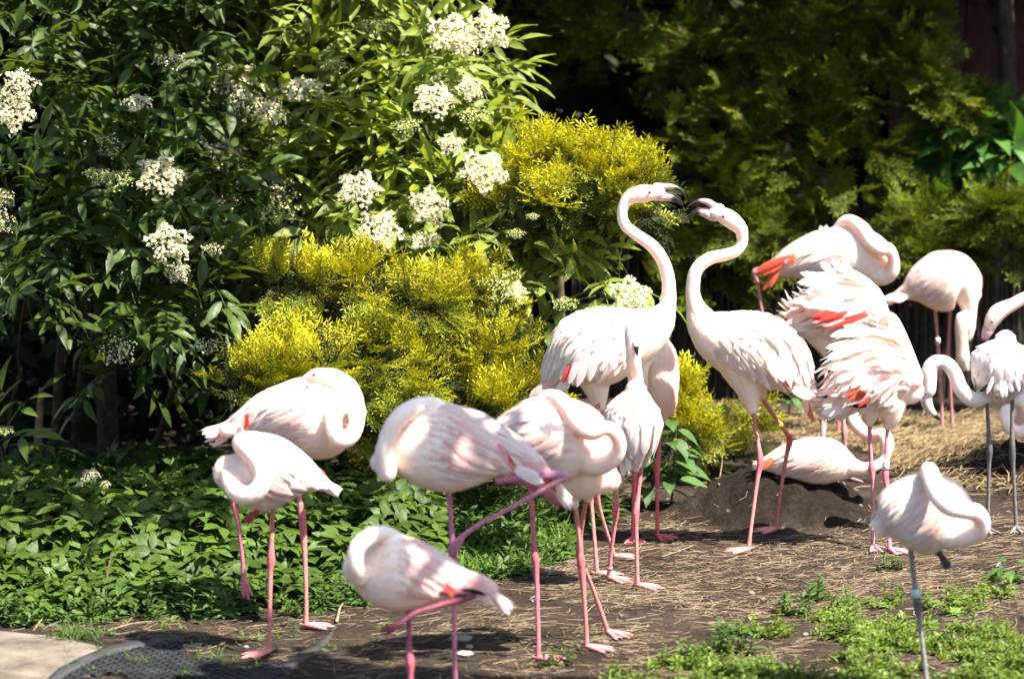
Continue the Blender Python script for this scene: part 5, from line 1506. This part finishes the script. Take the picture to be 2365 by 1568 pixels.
leafy_plant('burdock', 1550, 1168, 'big leaved green plant beside the pale legs at the foot of the golden yew', .16, 24, .36, .52, (.06, .115, .03))
leafy_plant('burdock', 1500, 1175, 'darker drooping leafy plant between the thin red legs', .13, 10, .22, .55, (.045, .09, .025))
leafy_plant('leafy_plant', 1690, 1010, 'low green leafy plant behind the striding flamingo, left of its legs', .09, 14, .16, .6)
leafy_plant('leafy_plant', 1820, 965, 'shaded leafy plant under the striding flamingo\'s tail', .09, 12, .16, .6)
leafy_plant('leafy_plant', 228, 1330, 'ground elder with one large pale leaf in the left bed', .10, 8, .16, .55, (.09, .14, .045))
leafy_plant('leafy_plant', 415, 1340, 'ground elder standing proud of the bed left of the hanging pink foot', .10, 10, .20, .55, (.075, .15, .03))
leafy_plant('leafy_plant', 500, 1345, 'dull five leaved ground elder just left of the hanging pink foot', .075, 7, .15, .5, (.05, .11, .03))
leafy_plant('leafy_plant', 2330, 1350, 'dark green dock with broad leaves at the right edge of the grass', .10, 9, .05, .5)

p = hit(212, 1275)
t = thing('umbel_plant', p, 'tall wild plant with a flat cream flower in the dark left bed', 'plant')
top = W(210, 1112, p[1])
child('stem', *limb([p, (p + top) / 2 + [.01, 0, 0], top], .004, .003, 6, (.1, .15, .05)), M_HERB, t)
for (u, v, r_) in ((210, 1098, 22), (243, 1118, 12), (186, 1116, 10)):
    q = W(u, v, p[1]); place('flower_head', UMB[1], t, Matrix(mat4(frame(np.array([1., 0, 0]), np.array([0, -.5, .85])), q, r_ * mpp(p[1]) / .10).tolist()))
    child('stalk', *limb([top - [0, 0, .03], (top + q) / 2, q], .002, .0015, 4, (.1, .15, .05)), M_HERB, t)
lm = mesh_from('leaf', *herb_cluster(9)); lm.materials.append(M_HERB)
for (u, v) in ((226, 1130), (200, 1150), (222, 1190)): place('leaf', lm, t, Matrix(mat4(frame(np.array([1, -.5, 0]), np.array([0, -.5, .8])), W(u, v, p[1] - .02), .55).tolist()))

clumps = [(1825, 1420, 'bright weed clump left of the grey leg in the front grass', 1.5), (1890, 1385, 'thin weed clump on bare soil above the front grass', 1.2), (1690, 1510, 'tall chickweed clump at the left tip of the front grass', 1.7),
          (2070, 1318, 'small green tuft in front of the ruffled bird\'s feet', 1.0), (1610, 1535, 'low weed clump at the near left end of the front grass', 1.2), (1945, 1420, 'weed clump left of the ringed grey leg', 1.2),
          (170, 1478, 'grass tuft by the corner of the pale path', 1.2), (1290, 1535, 'green weed behind the pink foot with the black claw', .9), (690, 1425, 'weed clump behind the one legged small flamingo', 1.3)]
for i, (u, v, lb, s) in enumerate(clumps):
    r = np.random.default_rng(40 + i)
    parts = []
    for k in range(9):
        pr = (GRASS if 'grass tuft' in lb else WEED[:2])[k % 2]
        parts.append(xf(pr, rotz(r.uniform(0, 6)) @ rotx(r.normal(0, .25)), (r.normal(0, .03), r.normal(0, .03), 0), r.uniform(.5, 1.0)))
    V, F, C = join(parts)
    plant('weed_clump' if 'grass tuft' not in lb else 'grass_tuft', V, F, C, u, v, lb, 'weed', s)

# ------------------------------------------------------------------ straw
def blades(n, region, dens, L=(.03, .11), wd=(.0016, .0034), lift=.008, cols=((.135, .09, .05), (.07, .047, .027), (.21, .152, .092), (.025, .017, .010))):
    V, F, C = [], [], []
    k = 0; tries = 0
    while k < n and tries < n * 12:
        tries += 1
        u = rng.uniform(region[0], region[1]); v = rng.uniform(region[2], region[3])
        if rng.random() > dens(u, v): continue
        d = ray(u, v); p = CAM + d * (-CAM_Z / d[2])
        x, y = p[0], p[1]
        a = rng.normal(.15, .9); l = rng.uniform(*L); w = rng.uniform(*wd)
        dx, dy = math.cos(a) * l, math.sin(a) * l
        bend = rng.normal(0, .12) * l
        h0, h1 = rng.uniform(.001, lift), rng.uniform(.001, lift * 1.6)
        b = len(V)
        c = np.array(cols[rng.integers(len(cols))]) * rng.uniform(.75, 1.2)
        for t in (0, .5, 1):
            px = x + dx * t - math.sin(a) * bend * 4 * t * (1 - t); py = y + dy * t + math.cos(a) * bend * 4 * t * (1 - t)
            z = float(ground(px, py)) + h0 * (1 - t) + h1 * t
            V += [(px + math.sin(a) * w / 2, py - math.cos(a) * w / 2, z), (px, py, z + w * .45), (px - math.sin(a) * w / 2, py + math.cos(a) * w / 2, z)]
            C += [c, c * 1.1, c]
        F += [(b, b + 1, b + 4, b + 3), (b + 1, b + 2, b + 5, b + 4), (b + 3, b + 4, b + 7, b + 6), (b + 4, b + 5, b + 8, b + 7)]
        k += 1
    return V, F, C

def dens_main(u, v):
    if v < front_line(u) + 8 and u < 1400: return 0
    d = (.5 + .5 * math.sin(u * .011 + 1.5 * math.sin(v * .02)) * math.sin(v * .031 + u * .004)) * (.35 + .65 * (math.sin(u * .023 - v * .017) + math.sin(v * .061 + u * .013) > -.2))
    if u < 1150: d = .30 * d + .04
    if u > 1250 and 1190 < v < 1400: d = .25 + .75 * d
    if u < 760 and v > 1480: d *= .4
    if v > 1420 and u > 1250: d *= .45
    m = math.hypot((u - 1790) / 265, (v - 1142) / 98)
    if m < 1: d *= .02
    return d
V, F, C = blades(11000, (0, 2400, 1040, 1620), dens_main)
struct('straw_litter', V, F, C, M_STRAW, 'stuff')
def dens_nest(u, v):
    d = 1.0 if 985 < v < 1115 else .35
    if u < 1840: d *= .5
    if math.hypot((u - 1790) / 265, (v - 1142) / 98) < 1: d = .01
    if math.hypot((u - 2340) / 110, (v - 1045) / 60) < 1: d = .05
    if u > 2270 and v > 1000: d *= .35
    return d
V, F, C = blades(6500, (1580, 2400, 965, 1150), dens_nest, (.05, .16), (.003, .006), .035, ((.17, .115, .052), (.095, .064, .029), (.24, .17, .085), (.032, .022, .012)))
struct('nest_straw', V, F, C, M_STRAW, 'stuff')

# ------------------------------------------------------------------ rubber ring mat, front left
t0 = hit(420, 1540)
t = thing('rubber_mat', t0, 'worn black rubber honeycomb mat half buried in soil at the front left', 'mat')
edge = smooth_path(np.array([(95, 1600), (118, 1564), (160, 1538), (205, 1517), (258, 1499), (330, 1484), (400, 1474)], float), 22)
Vb, Cb = [], []
for i, (u, v) in enumerate(edge):
    for du, dv, z in ((0, 0, .004), (2, 1, .016), (24, 10, .018), (27, 12, .006)):
        p = hit(u + du, v + dv); Vb.append((p[0], p[1], float(ground(p[0], p[1])) + z)); Cb.append((.035, .035, .036))
child('border', np.array(Vb), grid_faces(22, 4), np.array(Cb), M_RUBBER, t)
def inside(u, v):
    e = np.interp(u, edge[:, 0], edge[:, 1])
    return u > 120 and v > e + 16 and u < 655 - .35 * (v - 1500) * 0 and v < 1640
cells = []
x0, y0 = hit(100, 1640)[:2]; x1, y1 = hit(680, 1480)[:2]
a = .021
j = 0
yy = y0
while yy < y1:
    xx = x0 + (j % 2) * a * .9
    while xx < x1:
        z = float(ground(xx, yy))
        rel = np.array([xx, yy, z]) - CAM; dep = rel @ FWD
        u = CU + FPX * rel[0] / dep; v = CV - FPX * (rel @ UPV) / dep
        cover = noise2(xx * 2.3 + 1, yy * 2.3) + .9 * (u > 520) + .5 * (v < 1515)
        if inside(u, v) and cover < 1.0:
            Vc, Fc = [], []
            for k in range(6):
                an = math.pi / 3 * k + .5
                for rr, zz in ((a, .004), (a * .98, .014), (a * .68, .015), (a * .62, .002)):
                    Vc.append((xx + rr * math.cos(an), yy + rr * math.sin(an), z + zz))
            for k in range(6):
                b = 4 * k; c = 4 * ((k + 1) % 6)
                for q in range(3): Fc.append((b + q, c + q, c + q + 1, b + q + 1))
            cells.append((np.array(Vc), np.array(Fc), np.tile(np.array((.015, .015, .016)) * rng.uniform(.7, 1.6), (24, 1))))
        xx += a * 1.8
    yy += a * 1.56; j += 1
Vc, Fc, Cc = join(cells)
child('honeycomb', Vc, Fc, Cc, M_RUBBER, t, smooth=False, kind='stuff')

def strip(name, pts, wpx, col, mat, label, cat, z=.012, h=.01):
    Q = smooth_path(np.array(pts, float), 12); V = []
    for i, (u, v) in enumerate(Q):
        d = Q[min(i + 1, 11)] - Q[max(i - 1, 0)]; d /= np.linalg.norm(d); n = np.array([-d[1], d[0]])
        wd = wpx * (.35 + .65 * math.sin(math.pi * (i + .6) / 12.2)) * rng.uniform(.85, 1.1)
        for q, zz in ((-.5, z - h), (-.48, z), (.48, z), (.5, z - h)):
            p = hit(u + n[0] * wd * q, v + n[1] * wd * q); V.append((p[0], p[1], float(ground(p[0], p[1])) + zz))
    return single(name, np.array(V), grid_faces(12, 4), np.tile(col, (48, 1)), mat, label, cat)
strip('rubber_strip', [(612, 1575), (655, 1548), (705, 1515), (745, 1488), (768, 1464)], 20, (.030, .029, .028), M_RUBBER, 'grey worn rubber strip lying right of the small flamingo\'s foot', 'strip')

# ------------------------------------------------------------------ stones, feathers, twigs
def pebble(u, v, rpx, col, label, cat='stone', flat=.45, name='stone', seed=0):
    r = np.random.default_rng(seed + 7)
    p = hit(u, v); m = mpp(p[1]); R = rpx * m
    V = []
    for i, ph in enumerate(np.linspace(.05, math.pi - .05, 8)):
        for k in range(12):
            th = 2 * math.pi * k / 12
            q = np.array([math.sin(ph) * math.cos(th), math.sin(ph) * math.sin(th) * .75, math.cos(ph) * flat])
            q *= 1 + .13 * math.sin(3 * th + 2 * ph + seed) + .08 * r.normal()
            V.append(p + q * R + np.array([0, 0, R * flat * .55]))
    single(name, np.array(V), grid_faces(8, 12, True), np.tile(np.array(col) * .42, (96, 1)), M_STONE, label, cat)

for i, (u, v, r_, c, lb) in enumerate([
    (1062, 1478, 30, (.42, .38, .32), 'flat grey stone behind the blurred bird\'s legs'), (1072, 1512, 22, (.62, .58, .52), 'white flat stone in front of the flat grey stone'),
    (1085, 1497, 10, (.55, .42, .28), 'small tan pebble beside the white flat stone'), (1812, 1338, 9, (.10, .07, .05), 'dark round pebble in the straw right of centre'),
    (1752, 1340, 7, (.50, .44, .36), 'pale pebble on bare soil under the striding bird\'s shadow'), (1735, 1372, 8, (.40, .33, .26), 'tan pebble left of the front weeds'),
    (1762, 1385, 7, (.45, .38, .3), 'egg shaped pale pebble above the weed clump'), (568, 1496, 7, (.5, .45, .38), 'small light pebble left of the small bird\'s foot'),
    (70, 1445, 5, (.6, .55, .48), 'tiny white pebble on the soil by the path'), (1440, 1330, 5, (.5, .42, .3), 'tiny tan pebble by the pink feet in the centre'),
    (1860, 1468, 8, (.5, .43, .33), 'tan stone half hidden in the front grass'), (1905, 1432, 17, (.52, .44, .33), 'dry beige flake of bark in the front weeds')]):
    pebble(u, v, r_, c, lb, seed=i, flat=.28 if r_ > 15 else .6)

def down(u, v, L, label, ang=0.3, col=(.80, .78, .75)):
    p = hit(u, v); m = mpp(p[1]); l = L * m
    parts = []
    r = np.random.default_rng(int(u))
    for i in range(14):
        lf = leaflet(l * r.uniform(.5, 1), l * .16, .2, r.uniform(-.3, .5), np.array(col) * .55 * r.uniform(.85, 1.1), 4)
        parts.append(xf(lf, rotz(ang + r.normal(0, .45)) @ roty(-r.uniform(.05, .55)), p + np.array([0, 0, .006])))
    single('shed_feather', *join(parts), M_FEATH, label, 'feather')
down(1222, 1388, 34, 'white shed feather on the soil left of the long pink leg')
down(1262, 1333, 30, 'grey wispy feather above the white feather, on the straw', .6, (.55, .53, .5))
down(1978, 1210, 24, 'grey curled feather in the shadow left of the band 15 leg', .1, (.5, .49, .48))
down(2300, 1312, 22, 'fluffy white feather at the right edge above the grass', .4)
down(2262, 1530, 20, 'small white feather lying in the chickweed, lower right', .2)
down(466, 1430, 14, 'tiny white feather at the foot of the left bed', 1.0)
down(1590, 1185, 16, 'small pale feather near the mud mound\'s left foot', .5)

def twig(pts, rpx, label, col=(.20, .14, .09), lift=0.0, name='twig'):
    col = tuple(c * .5 for c in col)
    P = []
    for (u, v, dz) in pts:
        p = hit(u, v); P.append((p[0], p[1], p[2] + dz))
    m = mpp(P[0][1])
    Q = smooth_path(np.array(P), 10)
    V, F, C = tube(Q, np.linspace(rpx * m, rpx * m * .5, 10), 6, col=col)
    single(name, V, F, C, M_BARK, label, 'twig')
twig([(250, 1462, .01), (300, 1450, .015), (350, 1440, .01)], 3.0, 'long pale stick lying along the edge of the left bed', (.42, .30, .18))
twig([(268, 1392, .0), (300, 1420, .03), (335, 1437, .01)], 3.0, 'forked brown stick slanting out of the left bed', (.22, .15, .08))
twig([(243, 1418, .0), (246, 1405, .10), (258, 1395, .19)], 4.0, 'upright broken stem standing at the front of the left bed', (.20, .13, .07))
twig([(78, 1455, .0), (95, 1443, .02), (112, 1428, .03)], 2.5, 'pale dead stem on the soil at the far left', (.45, .33, .2))
twig([(505, 1400, .0), (510, 1385, .04), (512, 1372, .07)], 3.5, 'short dry stalk under the hanging pink foot', (.35, .24, .14))
twig([(778, 1440, .01), (784, 1418, .02), (792, 1405, .02)], 4.5, 'curved pale root by the right foot of the eye open sleeper', (.38, .30, .2))
twig([(1560, 1040, .0), (1590, 1030, .06), (1650, 1085, .0)], 2.5, 'bent dry twig under the small golden yew', (.3, .2, .12))
twig([(1632, 1100, .0), (1625, 1075, .08), (1622, 1060, .16)], 2.5, 'upright dead stalk left of the striding bird', (.35, .24, .14))
twig([(1660, 1120, .0), (1668, 1100, .12), (1650, 1075, .22)], 2.0, 'thin leaning dead stalk beside the mud mound', (.35, .24, .14))
twig([(1530, 1290, .01), (1560, 1283, .015), (1600, 1265, .01)], 2.0, 'pale curved stem on the soil in the centre', (.5, .38, .22))
p = hit(95, 1200)
V, F, C = limb([W(88, 1010, p[1] + .3), W(92, 950, p[1] + .3), W(95, 900, p[1] + .32)], .02, .012, 8, (.20, .12, .07))
pb = W(88, 1010, p[1] + .3)
V2, F2, C2 = limb([(pb[0], pb[1], -.02), (pb[0], pb[1], pb[2] * .5), tuple(pb)], .024, .02, 5, (.12, .08, .05))
single('dead_trunk', *join([(V, F, C), (V2, F2, C2)]), M_BARK, 'lit strip of bark on a dead trunk in the deep shade at far left', 'trunk')
